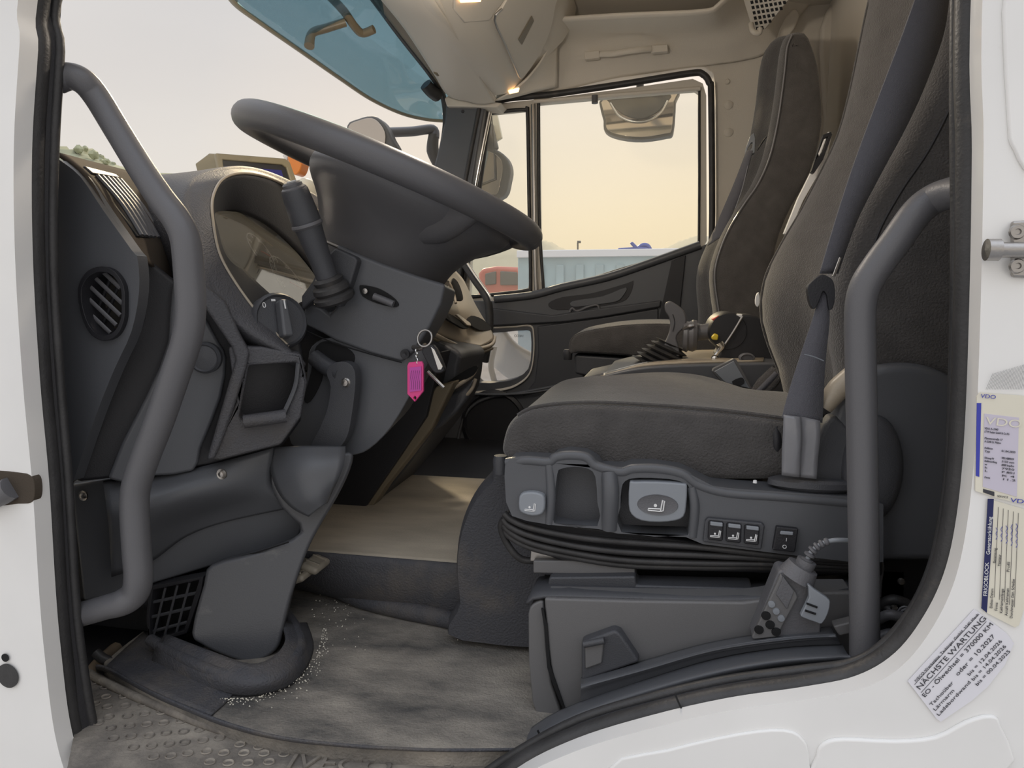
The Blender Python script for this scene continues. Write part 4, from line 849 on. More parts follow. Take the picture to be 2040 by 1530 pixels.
tube('cushion_piping', M['fabric'], DS, [v+Vector((0, -.012, .0015)) for v in P3([(1035, 826, .885), (1062, 812, .885), (1120, 803, .885), (1200, 801, .885), (1300, 806, .885), (1400, 813, .885), (1500, 824, .885), (1580, 836, .885)])], .0022, 6)
tube('cushion_seam', M['black'], DS, P3([(1090, 800, .93), (1140, 796, .955), (1155, 790, 1.0), (1162, 784, 1.05), (1230, 775, 1.12), (1300, 778, 1.12)]), .0012, 5)
# plastic side panel with recesses
pan = [(1005, 950), (1006, 928), (1016, 914), (1050, 913), (1094, 916), (1104, 907), (1130, 902), (1165, 906), (1188, 920), (1196, 932), (1240, 934), (1256, 928), (1300, 928), (1355, 936), (1385, 950), (1420, 968), (1470, 974), (1560, 980), (1700, 990), (1760, 1005), (1760, 1120), (1690, 1119), (1560, 1104), (1400, 1084), (1366, 1070), (1230, 1063), (1192, 1054), (1098, 1046), (1050, 1038), (1020, 1028), (1008, 1000)]
rc1 = S2([(1110, 945), (1118, 934), (1145, 930), (1172, 934), (1186, 950), (1190, 1000), (1190, 1048), (1104, 1042), (1104, 1000)], 2)
rc2 = S2([(1238, 975), (1246, 958), (1270, 952), (1330, 954), (1362, 962), (1374, 975), (1374, 1020), (1370, 1066), (1238, 1060), (1236, 1010)], 2)
sp1 = sol('side_panel', M['smoothp'], DS, [pan, rc1, rc2], .825, .868, .006, 3)
sol('recess_floor', M['plastic'], sp1, [(1098, 925), (1200, 925), (1200, 1040), (1098, 1036)], .852, .86, 0)
sol('recess_floor', M['plastic'], sp1, [(1230, 940), (1385, 945), (1385, 1050), (1230, 1045)], .856, .864, 0)
tube('panel_rim', M['smoothp'], DS, P3([(1010, 922, .834), (1050, 917, .829), (1094, 920, .829), (1108, 911, .829), (1135, 907, .829), (1168, 911, .829), (1188, 928, .829), (1236, 940, .829), (1262, 934, .829), (1310, 934, .829), (1360, 944, .829), (1392, 966, .829), (1450, 982, .829), (1560, 990, .829), (1700, 1002, .829)]), .0062, 10)
tube('panel_rib', M['smoothp'], DS, P3([(1094, 925, .829), (1098, 985, .826), (1094, 1042, .829)]), .006, 8)
tube('panel_rib', M['smoothp'], DS, P3([(1214, 942, .829), (1216, 985, .822), (1214, 1052, .829)]), .010, 10)
tube('panel_rib', M['smoothp'], DS, P3([(1378, 970, .829), (1384, 1010, .826), (1380, 1068, .829)]), .006, 8)
def seatmark(c, ux, uz, s, par, kind):
    w = s*.045
    tube('seat_symbol', M['print_'], par, [c-ux*s*.5, c+ux*s*.25, c+ux*s*.25+uz*s*.16, c-ux*s*.5+uz*s*.12, c-ux*s*.5], w, 5, 1)
    tube('seat_symbol', M['print_'], par, [c+ux*s*.28, c+ux*s*.40+uz*s*.75, c+ux*s*.52+uz*s*.70, c+ux*s*.45+uz*s*.05, c+ux*s*.28], w, 5, 1)
    if kind: lathe('seat_symbol', M['print_'], par, c+uz*s*.36-ux*s*.05, Vector((0, -1, 0)), [(s*.11, -.0002), (s*.11, .0003)], 10)
X_, Z_ = Vector((1, 0, -.03)), Vector((0, 0, 1))
b1 = sol('front_button', M['buttong'], sp1, S2([(1034, 990), (1042, 982), (1060, 980), (1078, 984), (1085, 992), (1085, 1015), (1078, 1026), (1060, 1029), (1042, 1024), (1033, 1015)], 2), .817, .83, .003, 3)
seatmark(P(1056, 1018, .8165), X_, Z_, .013, b1, True)
b2 = sol('tilt_handle', M['buttong'], sp1, S2([(1254, 962), (1262, 960), (1310, 960), (1362, 964), (1369, 970), (1367, 1010), (1362, 1030), (1345, 1038), (1312, 1041), (1278, 1038), (1258, 1026), (1252, 1005)], 2), .820, .85, .004, 3)
dsh = P(1310, 1006, .8195)
loft('handle_dimple', M['remote'], b2, [[dsh+Vector((math.cos(a)*.0235*s, h, math.sin(a)*.0125*s-.0)) for a in [2*math.pi*i/20 for i in range(20)]] for s, h in ((1.0, .0008), (.97, -.0006), (.90, -.0001))], 2, True, 1)
seatmark(P(1307, 1018, .8185), X_, Z_, .018, b2, True)
sw = sol('switch_frame', M['plastic'], sp1, [(1405, 1038), (1410, 1032), (1518, 1042), (1524, 1048), (1517, 1096), (1400, 1080)], .819, .83, .002)
for k in range(3):
    x0 = 1412+k*36; y0 = 1038+k*4
    r = sol('rocker', M['black'], sw, [(x0, y0), (x0+30, y0+3), (x0+28, y0+41), (x0-2, y0+38)], .815, .822, .002)
    sol('rocker_edge', M['buttong'], r, [(x0+3, y0+1), (x0+28, y0+4), (x0+28, y0+12), (x0+3, y0+9)], .8135, .816, .001)
    seatmark(P(x0+13, y0+32, .8145), X_, Z_, .011, r, True)
iw = sol('power_switch', M['black'], sp1, [(1547, 1049), (1591, 1054), (1584, 1101), (1539, 1096)], .819, .83, .0015)
sol('rocker_edge', M['buttong'], iw, [(1555, 1058), (1581, 1060), (1580, 1067), (1554, 1065)], .8165, .819, .001)
text('I', M['print_'], iw, P(1565, 1078, .8185), X_, Z_, .0055, 'switch_mark'); text('O', M['print_'], iw, P(1558, 1092, .8185), X_, Z_, .006, 'switch_mark')
lathe('front_knob', M['plastic'], DS, P(998, 925, .90), Vector((0, 0, 1)), [(.010, -.012), (.011, .005), (.009, .012), (0, .013)], 18)
# recliner housing behind the grab bar
sol('recliner_cover', M['smoothp'], DS, S2([(1650, 960), (1655, 840), (1690, 768), (1735, 734), (1790, 724), (1850, 730), (1905, 755), (1960, 800), (2000, 900), (2010, 1010), (1990, 1120)], 3, False)+[(1660, 1120)], .846, .868, .014, 4)
sol('recliner_wing', M['plastic'], DS, S2([(1640, 850), (1665, 825), (1700, 860), (1730, 900), (1748, 950), (1750, 1000), (1640, 1000), (1600, 960), (1620, 900)], 2), .845, .87, .006, 3)
tube('recliner_lever', M['console'], DS, P3([(1640, 812, .84), (1670, 775, .84), (1705, 745, .84)]), [.010, .013, .013], 10)  # lever highlight put into the colour as pale tan
loft('lumbar_bulge', M['plastic'], DS, [[P(1738, 935, .842)+Vector((math.cos(a)*.032*s, h, math.sin(a)*.062*s)) for a in [2*math.pi*i/16 for i in range(16)]] for s, h in ((1, .01), (.95, -.004), (.7, -.012), (.1, -.013))], 2, True, 2)
tube('cushion_end_clip', M['black'], DS, P3([(1545, 850, .868), (1548, 880, .865), (1546, 905, .87)]), .006, 8)
# belt anchor dish
loft('belt_anchor_cover', M['plastic'], DS, [[P(1620, 960, .845)+Vector((math.cos(a)*.05*s, math.sin(a)*.02*s, h)) for a in [2*math.pi*i/20 for i in range(20)]] for s, h in ((.7, -.010), (1, -.004), (.98, .002), (.8, .005))], 2, True, 1)
lathe('panel_stud', M['print_'], DS, P(1504, 962, .835), Vector((0, 0, 1)), [(.0025, 0), (.002, .003), (0, .0035)], 10)
# suspension: cables, rails
for k, pts in enumerate(([(1004, 1022), (1020, 1036), (1060, 1052), (1150, 1070), (1250, 1080), (1400, 1090), (1560, 1108), (1720, 1118)], [(1002, 1032), (1015, 1048), (1060, 1068), (1150, 1088), (1250, 1100), (1400, 1106), (1560, 1114), (1720, 1124)], [(1002, 1040), (1014, 1058), (1060, 1082), (1150, 1102), (1250, 1116), (1400, 1122), (1560, 1124), (1720, 1130)], [(1004, 1048), (1014, 1068), (1060, 1092), (1150, 1112), (1250, 1126), (1400, 1130), (1560, 1130), (1720, 1136)])):
    tube('bellows_fold', M['rubber'], DS, PS(pts, .835+.004*k), .0042, 8)
sol('bellows_wall', M['black'], DS, [(1006, 1020), (1100, 1040), (1400, 1080), (1760, 1110), (1760, 1150), (1400, 1140), (1250, 1134), (1120, 1120), (1020, 1080)], .85, .87, .004)
tube('bellows_loop', M['rubber'], DS, P3([(1004, 1034, .84), (998, 1050, .845), (1006, 1075, .85), (1024, 1102, .855), (1042, 1115, .86), (1066, 1117, .865)]), .0045, 8)
sol('bracket', M['steel'], DS, [(1058, 1092), (1140, 1106), (1140, 1122), (1056, 1118)], .858, .868, .001)
sol('rail', M['grey'], DS, [(1062, 1117), (1265, 1117), (1265, 1148), (1062, 1142)], .848, .90, .002)
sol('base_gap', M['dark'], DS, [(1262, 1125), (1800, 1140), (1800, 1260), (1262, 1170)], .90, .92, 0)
sol('rail_plinth', M['plastic'], DS, [(1094, 1150), (1266, 1148), (1268, 1166), (1500, 1172), (1500, 1205), (1085, 1195)], .835, .87, .003)
sol('under_frame', M['black'], DS, [(1080, 1140), (1800, 1160), (1800, 1420), (1080, 1420)], .93, 1.36, .003)
# ---- buckle, belt
BL = thing('driver_seat_belt', 'charcoal seat belt running over the driver backrest down to a worn clear sleeve', 'seat belt', P(1595, 950, y=.85))
def ribbon(name, m, par, cl, cr, y_off=0, thick=.0016):
    return grid(name, m, par, [P3(cl), P3(cr)], 5, 2, thick)
ribbon('shoulder_strap', M['belt'], BL, [(1835, -40, .84), (1800, 60, .84), (1762, 160, .84), (1728, 250, .84), (1692, 350, .835), (1660, 450, .835), (1632, 545, .835)], [(1892, -40, .86), (1880, 60, .86), (1846, 160, .855), (1806, 250, .85), (1752, 350, .845), (1706, 440, .845), (1668, 545, .845)])
ribbon('lap_strap', M['belt'], BL, [(1636, 575, .830), (1620, 630, .830), (1600, 690, .828), (1582, 745, .828), (1568, 790, .828), (1557, 832, .828)], [(1651, 580, .830), (1652, 640, .830), (1646, 700, .828), (1642, 750, .828), (1640, 800, .828), (1638, 842, .828)])
tube('strap_stitching', M['buttong'], BL, P3([(1602, 706, .8265), (1622, 711, .8265), (1641, 719, .8265)]), .0008, 5, 2)
slv = grid('clear_sleeve', M['belttip'], BL, [P3([(1561, 826, .824), (1560, 860, .822), (1558, 900, .824), (1557, 946, .826)]), P3([(1590, 830, .822), (1592, 870, .818), (1590, 910, .820), (1590, 950, .825)]), P3([(1597, 830, .826), (1598, 870, .824), (1596, 910, .825), (1594, 950, .828)]), P3([(1634, 838, .824), (1634, 870, .822), (1630, 910, .823), (1627, 954, .825)])], 4, 3, .0012)
tn2 = sol('belt_tongue', M['black'], BL, S2([(1611, 568), (1634, 548), (1648, 550), (1660, 560), (1664, 585), (1660, 612), (1652, 616), (1648, 590), (1640, 580), (1632, 600), (1622, 616), (1614, 605), (1610, 585)], 3), .822, .834, .003, 3)
sol('metal_tongue', M['chrome'], tn2, [(1672, 512), (1677, 514), (1664, 552), (1658, 550)], .826, .829, .0006)
# buckle lying between the seats
BK = thing('belt_buckle', 'black belt buckle strap tucked between driver seat and console', 'buckle', P(1500, 800, y=1.46))
sol('buckle_flap', M['black'], BK, [(1495, 778), (1524, 745), (1540, 728), (1552, 740), (1530, 760), (1508, 785)], 1.44, 1.455, .003)
tube('buckle_webbing', M['belt'], BK, P3([(1510, 782, 1.43), (1530, 762, 1.43), (1548, 744, 1.43)]), .006, 8)
# ---- passenger seat
PSn = thing('passenger_seat', 'far charcoal passenger seat with built-in belt slot and high backrest', 'seat', P(1300, 760, y=2.1))
pn = fpt([(1440, 700), (1428, 620), (1420, 560), (1424, 520), (1444, 465), (1475, 412), (1505, 368), (1528, 315), (1543, 250), (1552, 190), (1558, 140), (1562, 100), (1572, 74)], 2.02)
pf = fpt([(1400, 700), (1390, 620), (1386, 570), (1390, 530), (1406, 490), (1430, 440), (1455, 395), (1478, 340), (1494, 270), (1505, 205), (1512, 140), (1524, 98), (1548, 72)], 2.42)
def mixq(t): return [Vector((a.x+(b.x-a.x)*t, 0, a.z+(b.z-a.z)*t)) for a, b in zip(pn, pf)]
secs = []
for y, off, ins in ((2.00, 0, .03), (2.005, 0, .012), (2.02, 0, 0), (2.09, .0, 0), (2.15, .03, 0), (2.22, .035, 0), (2.29, .03, 0), (2.35, 0, 0), (2.42, 0, 0), (2.435, 0, .012), (2.44, 0, .03)):
    secs.append(bsec(mixq((y-2.0)/.44), y, off, ins, .09, [.15, .15, .15, .15, .14, .13, .125, .12, .115, .10, .085, .065, .035]))
loft('backrest', M['fabric'], PSn, secs, 2, True, 2, ang=75)
tube('backrest_piping', M['belttip'], PSn, [Vector((v.x+.004, 2.001, v.z)) for v in pn], .0018, 6)
tube('backrest_seam', M['black'], PSn, P3([(1545, 235, 2.18), (1540, 262, 2.18), (1525, 275, 2.18), (1508, 300, 2.19)]), .002, 5)
def psec(y, ins, dz=0):
    L = [P(a, b, 2.0) for a, b in [(1134, 700), (1136, 678), (1150, 664), (1180, 656), (1230, 648), (1290, 644), (1350, 646), (1420, 660), (1430, 700), (1420, 725), (1340, 716), (1230, 706), (1150, 702), (1138, 704)]]
    c = sum(L, Vector())/len(L); return [Vector((c.x+(v.x-c.x)*(1-ins), y, c.z+(v.z-c.z)*(1-ins*2)+dz)) for v in L]
loft('cushion', M['fabric'], PSn, [psec(1.985, .08), psec(1.99, .02), psec(2.01, 0), psec(2.2, 0, .004), psec(2.38, 0), psec(2.42, .05)], 3, True, 3, ang=75)
sol('seat_base', M['plastic'], PSn, [(1143, 706), (1290, 716), (1420, 740), (1420, 800), (1145, 745)], 2.0, 2.38, .008, 3)
sol('seat_pedestal', M['black'], PSn, [(1160, 745), (1420, 760), (1420, 830), (1160, 850)], 2.03, 2.36, .004)
lathe('tilt_knob', M['black'], PSn, P(1131, 706, 2.0), Vector((0, 0, 1)), [(.012, -.015), (.014, .006), (.010, .014), (0, .015)], 16)
sol('belt_guide', M['buttong'], PSn, [[(1494, 272), (1502, 264), (1505, 275), (1504, 305), (1490, 312), (1484, 320), (1486, 295)], [(1497, 284), (1500, 284), (1500, 292), (1490, 305), (1490, 296)]], 2.11, 2.13, .002)
PB = tag(grid('passenger_seat_belt', M['belt'], None, [P3([(1488, 300, 2.10), (1465, 360, 2.12), (1435, 430, 2.14), (1410, 490, 2.16)]), P3([(1500, 300, 2.08), (1484, 360, 2.10), (1462, 420, 2.12), (1440, 470, 2.12)])], 4, 2, .002), 'dark seat belt hanging down the front of the far passenger backrest', 'seat belt')
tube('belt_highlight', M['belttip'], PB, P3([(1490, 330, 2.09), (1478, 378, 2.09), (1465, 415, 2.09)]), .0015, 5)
# ---- centre seat back / fold table edge between
CB = thing('document_rack', 'pale slotted document rack standing between the two seat backs', 'rack', P(1600, 400, y=1.75))
sol('pale_sheet', M['print_'], CB, [(1650, 262), (1658, 265), (1646, 320), (1600, 400), (1570, 470), (1562, 465), (1590, 395), (1625, 325)], 1.72, 1.74, .001)
sol('clip_frame', M['black'], CB, [[(1640, 268), (1656, 262), (1658, 268), (1640, 318), (1622, 345), (1616, 342), (1630, 300)], [(1642, 275), (1650, 272), (1640, 300), (1632, 312), (1630, 305)]], 1.69, 1.71, .001)
sol('white_tab', M['print_'], CB, S2([(1506, 590), (1512, 582), (1514, 600), (1510, 612), (1505, 605)], 2), 1.45, 1.46, .001)
# ================================================================== CENTRE CONSOLE BETWEEN SEATS
CC = thing('gear_console', 'bluish grey console between the seats with pale louvred top', 'console', P(1400, 800, y=1.6))
sol('console_side', M['smoothp'], CC, S2([(1200, 748), (1240, 738), (1290, 730), (1360, 726), (1440, 724), (1530, 722), (1560, 724)], 2, False)+[(1570, 860), (1180, 860)], 1.50, 1.86, .006, 3)
box('console_foot', M['black'], CC, (.02, 1.70, .12), (.40, .26, .26), None, .01)
sol('console_nose', M['plastic'], CC, [(1160, 752), (1205, 742), (1230, 735), (1235, 850), (1150, 850)], 1.60, 1.80, .006)
tp = grid('console_plate', M['console'], CC, [P3([(1196, 752, 1.51), (1240, 740, 1.51), (1290, 730, 1.51), (1400, 724, 1.51), (1520, 722, 1.51)]), P3([(1232, 742, 1.64), (1262, 730, 1.64), (1300, 722, 1.64), (1400, 716, 1.64), (1520, 713, 1.64)]), P3([(1260, 730, 1.84), (1290, 718, 1.84), (1320, 706, 1.84), (1400, 700, 1.84), (1500, 700, 1.84)])], 3, 3, .004)
for r in range(4):
    for c in range(7):
        a = 1366+c*8+r*3; b = 703+r*4.0; yy = 1.84-r*.045
        solp('louvre_slot', M['dark'], tp, [(a, b), (a+6, b+.2), (a+8, b+2), (a+2, b+1.8)], [(1366, 703, 1.84), (1420, 703, 1.84), (1372, 719, 1.66)], .001, 0, off=.004)
tube('plate_step', M['console'], CC, P3([(1358, 719, 1.60), (1400, 719, 1.60), (1440, 716, 1.60), (1500, 722, 1.58)]), .004, 8)
tube('chrome_gate', M['chrome'], CC, P3([(1204, 748, 1.56), (1240, 738, 1.56), (1272, 730, 1.57), (1290, 726, 1.58)]), .006, 8)
# gear lever with gaiter
GL = thing('gear_lever', 'grey hooked gear lever rising from a folded rubber gaiter', 'gear lever', P(1325, 720, y=1.66))
sol('lever_grip', M['tubebar'], GL, S2([(1326, 604), (1334, 600), (1344, 604), (1362, 618), (1368, 636), (1364, 652), (1352, 664), (1348, 674), (1352, 690), (1352, 712), (1322, 702), (1322, 690), (1334, 660), (1334, 636), (1326, 622), (1324, 612)], 3), 1.635, 1.675, .010, 4)
tube('grip_seam', M['black'], GL, P3([(1340, 626, 1.634), (1344, 642, 1.634), (1340, 660, 1.634)]), .001, 5)
gs = []
lo_c, hi_c = P(1320, 734, 1.66), P(1336, 684, 1.66)
for k in range(11):
    f = k/10; c = lo_c.lerp(hi_c, f); big = k % 2 == 0
    r = (.076-.040*f)*(1 if big else .72)
    tilt = Vector((.28, 0, 1)).normalized(); uu = Vector((1, 0, -.42)).normalized()
    gs.append([c+uu*math.cos(a)*r+Vector((0, 1, 0))*math.sin(a)*r*.85 for a in [2*math.pi*i/16 for i in range(16)]])
loft('gaiter', M['rubber'], GL, gs, 2, True, 3, ang=70)
# joystick assembly on the console
JS = thing('control_joystick', 'black control joystick box with red and yellow buttons on the console', 'joystick', P(1460, 715, y=1.65))
jbox = S2([(1436, 720), (1434, 702), (1450, 672), (1470, 634), (1480, 626), (1510, 630), (1530, 650), (1545, 690), (1548, 722)], 2)
sol('housing', M['black'], JS, jbox, 1.60, 1.74, .01, 3)
lathe('barrel', M['black'], JS, P(1446, 658, 1.66), Vector((0, -1, 0)), [(.042, -.08), (.042, .055), (.038, .062), (0, .063)], 28)
tube('grip_stem', M['tubebar'], JS, P3([(1386, 664, 1.64), (1410, 660, 1.64), (1430, 656, 1.64)]), .018, 14)
loft('grip_knob', M['tubebar'], JS, [[P(x, y_, 1.64)+Vector((0, math.cos(a)*r, math.sin(a)*r)) for a in [2*math.pi*i/12 for i in range(12)]] for x, y_, r in ((1360, 672, .012), (1361, 672, .030), (1368, 672, .034), (1372, 670, .032), (1380, 669, .036), (1388, 668, .033), (1390, 668, .016))], 2, True, 1)
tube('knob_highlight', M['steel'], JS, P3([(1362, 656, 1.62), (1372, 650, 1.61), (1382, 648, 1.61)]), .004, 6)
sol('red_button', M['red'], JS, [(1418, 636), (1432, 628), (1436, 632), (1422, 640)], 1.60, 1.64, .002)
sol('yellow_button', M['yellow'], JS, [(1417, 672), (1424, 664), (1432, 668), (1430, 678), (1419, 677)], 1.58, 1.61, .003)
sol('white_label', M['print_'], JS, [(1456, 628), (1470, 626), (1480, 626), (1478, 632), (1466, 640), (1456, 636)], 1.60, 1.63, .002)
tube('chrome_fitting', M['chrome'], JS, P3([(1434, 682, 1.59), (1438, 690, 1.59), (1430, 702, 1.59), (1420, 714, 1.59)]), [.008, .007, .004, .004], 10)
tube('plate_edge', M['steel'], JS, P3([(1441, 690, 1.595), (1460, 662, 1.595), (1479, 630, 1.595)]), .0025, 6)
lathe('bracket_bolt', M['chrome'], JS, P(1424, 714, 1.585), Vector((0, -1, 0)), [(.008, 0), (.006, .004), (0, .005)], 12)
CP_ = tag(loft('round_cap_button', M['remote'], None, [[P(1488, 713, 1.53)+Vector((math.cos(a)*.016*s, h, math.sin(a)*.010*s)) for a in [2*math.pi*i/16 for i in range(16)]] for s, h in ((1, .01), (1, -.002), (.75, -.004), (.7, .001), (.1, .001))], 2, True, 1), 'small oval grey cap on the console beside the joystick housing', 'cap')
PC = thing('flip_card_case', 'tilted dark glossy card case leaning on the console side', 'case', P(1480, 790, y=1.44))
sol('case_body', M['grey'], PC, [(1418, 740), (1421, 734), (1462, 714), (1468, 718), (1500, 776), (1440, 764)], 1.445, 1.46, .002)
sol('case_front', M['buttong'], PC, [(1423, 740), (1462, 719), (1494, 774), (1445, 762)], 1.442, 1.446, .001)
sol('case_badge', M['black'], PC, S2([(1458, 760), (1476, 752), (1482, 756), (1482, 764), (1466, 770)], 2), 1.440, 1.4425, 0)
PK = tag(grid('fabric_pocket', M['fabric'], None, [P3([(1495, 778, 1.44), (1510, 755, 1.44), (1538, 730, 1.44)]), P3([(1520, 790, 1.42), (1545, 770, 1.42), (1562, 742, 1.42)])], 4, 3, .006), 'dark fabric storage pocket between driver seat and console', 'pocket')
# ================================================================== DOCUMENT BOX BELOW THE SEAT
BX = thing('storage_box', 'large grey plastic storage box fixed below the driver seat', 'storage box', P(1300, 1420, y=.80))
sol('front_face', M['grey'], BX, [(1084, 1192), (1260, 1197), (1480, 1200), (1520, 1195), (1600, 1180), (1700, 1180), (1700, 1420), (1126, 1460), (1122, 1418), (1102, 1360), (1092, 1290)], .790, .83, .003)
sol('left_end', M['grey'], BX, S2([(1052, 1225), (1056, 1210), (1068, 1200), (1080, 1196)], 2, False)+[(1083, 1200), (1089, 1290), (1098, 1360), (1118, 1420), (1124, 1465), (1078, 1450), (1060, 1400), (1053, 1320)], .796, .85, .003)
grid('top_shelf', M['plastic'], BX, [P3([(1052, 1206, .80), (1084, 1192, .795), (1260, 1196, .795), (1480, 1199, .795), (1700, 1180, .795)]), P3([(1074, 1160, .86), (1096, 1152, .87), (1262, 1156, .88), (1480, 1162, .88), (1700, 1150, .88)])], 3, 2, .004)
sol('box_gap', M['dark'], BX, [(1078, 1213), (1083, 1215), (1086, 1232), (1090, 1244), (1096, 1325), (1128, 1418), (1124, 1420), (1100, 1360), (1090, 1330), (1084, 1250)], .788, .792, 0)
sol('latch_block', M['plastic'], BX, [(1158, 1360), (1158, 1280), (1224, 1256), (1236, 1262), (1275, 1320), (1200, 1345)], .775, .795, .004)
sol('latch_pocket', M['grey'], BX, [(1165, 1282), (1204, 1274), (1199, 1322), (1166, 1334)], .772, .778, .002)
tube('latch_bar', M['plastic'], BX, P3([(1163, 1284, .771), (1204, 1276, .771)]), .004, 8, 1)
lathe('shelf_stud', M['rust'], BX, P(1202, 1178, .84), Vector((0, 0, 1)), [(.010, 0), (.006, .003), (.003, .006), (0, .006)], 14)
# remote control leaning in the box
RM = thing('remote_control', 'grey wired hand remote with round keys leaning at the seat base', 'remote', P(1560, 1260, y=.78))
rp_ = [(1560, 1140, .80), (1620, 1190, .79), (1530, 1260, .76)]
rb = sol('remote_body', M['remote'], RM, [(1550, 1140), (1558, 1136), (1592, 1144), (1618, 1170), (1640, 1205), (1632, 1290), (1520, 1310), (1498, 1268)], .765, .795, .005, 3)
sol('key_face', M['grey'], rb, [(1556, 1144), (1586, 1180), (1590, 1192), (1548, 1270), (1500, 1275), (1498, 1268)], .760, .766, .002)
fr = sol('label_window', M['remote'], rb, [(1561, 1150), (1582, 1178), (1568, 1214), (1546, 1184)], .7585, .761, .0006)
for (a, b, r, m) in [(1537, 1203, .0038, 'buttong'), (1546, 1217, .0038, 'buttong'), (1556, 1231, .0038, 'buttong'), (1526, 1226, .0050, 'dark'), (1534, 1244, .0050, 'dark'), (1546, 1258, .0050, 'dark'), (1512, 1254, .0050, 'dark')]:
    lathe('key', M[m], rb, P(a, b, .7605), Vector((0, -1, 0)), [(r, 0), (r*.9, .002), (0, .0022)], 14)
cl_ = sol('belt_clip', M['buttong'], rb, S2([(1610, 1166), (1622, 1174), (1648, 1192), (1654, 1200), (1650, 1222), (1638, 1243), (1625, 1240), (1598, 1230), (1597, 1222), (1612, 1190)], 2), .750, .757, .002, 3)
for k in range(2): tube('clip_slot', M['dark'], cl_, PS([(1607+k*-3, 1202+k*14), (1628+k*-3, 1210+k*13)], .7495), .0012, 6, 1)
tube('cord_collar', M['remote'], RM, P3([(1586, 1150, .775), (1600, 1128, .775)]), [.020, .016], 16, 1)
tube('cord_sleeve', M['remote'], RM, P3([(1600, 1132, .775), (1608, 1116, .775)]), .010, 12, 1)
cpts = P3([(1606, 1120, .775), (1616, 1100, .775), (1632, 1086, .775), (1652, 1078, .775), (1678, 1076, .775), (1720, 1080, .78)])
tube('cord', M['buttong'], RM, cpts, .0026, 8)
cs_ = spl(cpts, 8)
for k in range(6):
    i = 2+k*4; d = (cs_[i+1]-cs_[i]).normalized()
    lathe('strain_relief', M['remote'], RM, cs_[i], d, [(.0035, -.0022), (.0062-.0004*k, -.001), (.0062-.0004*k, .001), (.0035, .0022)], 12)
# hoses and cables in the dark rear corner
HS = thing('hose_bundle', 'tangle of black hoses and cables in the dark corner behind the right grab bar', 'hoses', P(1790, 1280, y=.84))
for k, pts in enumerate(([(1740, 1240, .84), (1770, 1225, .83), (1800, 1230, .83), (1830, 1222, .84), (1850, 1200, .85)], [(1745, 1215, .86), (1775, 1195, .85), (1810, 1205, .85), (1840, 1235, .85)], [(1748, 1270, .83), (1775, 1262, .83), (1800, 1270, .83)], [(1745, 1195, .87), (1770, 1212, .85), (1790, 1240, .84), (1800, 1262, .84)], [(1752, 1110, .87), (1756, 1130, .87), (1752, 1160, .87), (1750, 1200, .87)])):
    tube('hose', M['tubebar'] if k in (0, 2, 4) else M['rubber'], HS, P3(pts), .006 if k < 4 else .003, 10)
for a, b in ((1781, 1211), (1790, 1226), (1795, 1158)): lathe('hose_clip', M['steel'], HS, P(a, b, .835), Vector((0, -1, 0)), [(.004, 0), (.003, .003), (0, .0035)], 10)
tube('coiled_cable', M['belttip'], HS, [P(1808, 1228, .835)+Vector((math.cos(t*.8)*.007, t*.0008, math.sin(t*.8)*.008)) for t in range(16)], .0012, 6, 2)
stbox('wall_near_dark', M['black'], (.22, .90, .0), (.34, .92, .60))
# ================================================================== SILL TRIM
SL = thing('sill_trim', 'moulded dark plastic trim curving along the door sill below the storage box', 'sill trim', P(1400, 1400, y=.72))
r0 = [(985, 1540, .735), (1075, 1440, .755), (1152, 1402, .76), (1158, 1352, .765), (1280, 1318, .765), (1420, 1280, .765), (1560, 1258, .765), (1655, 1249, .765)]
def dep(L, d): return P3([(a, b, d) for a, b in L])
grid('upper_moulding', M['smoothp'], SL, [dep([(1157, 1350), (1280, 1316), (1420, 1278), (1560, 1257), (1655, 1248)], .785), dep([(1157, 1366), (1280, 1333), (1420, 1294), (1560, 1273), (1663, 1265)], .752), dep([(1157, 1382), (1284, 1343), (1422, 1303), (1560, 1281), (1669, 1274)], .756), dep([(1157, 1400), (1290, 1354), (1425, 1313), (1560, 1291), (1675, 1285)], .760)], 4, 4, .004)
grid('lower_moulding', M['smoothp'], SL, [dep([(980, 1524), (1068, 1442), (1157, 1397), (1290, 1351), (1425, 1311), (1560, 1289), (1678, 1283)], .762), dep([(988, 1530), (1075, 1454), (1165, 1408), (1295, 1364), (1430, 1328), (1560, 1306), (1686, 1299)], .738), dep([(995, 1538), (1081, 1468), (1172, 1422), (1300, 1379), (1434, 1343), (1560, 1321), (1696, 1311)], .730), dep([(1002, 1550), (1088, 1488), (1182, 1440), (1306, 1397), (1440, 1360), (1560, 1338), (1708, 1324)], .745)], 4, 4, .004)
tube('moulding_joint', M['dark'], SL, P3([(1071, 1455, .716), (1078, 1470, .715), (1082, 1488, .718)]), .0012, 6)
# seal joint mark
tube('seal_joint', M['dark'], seal, P3([(1345, 1382, .660), (1352, 1400, .658), (1364, 1424, .662)]), .0010, 6)
sol('corner_bracket', M['grey'], SL, [(1660, 1248), (1700, 1238), (1700, 1262), (1672, 1268)], .76, .775, .002)
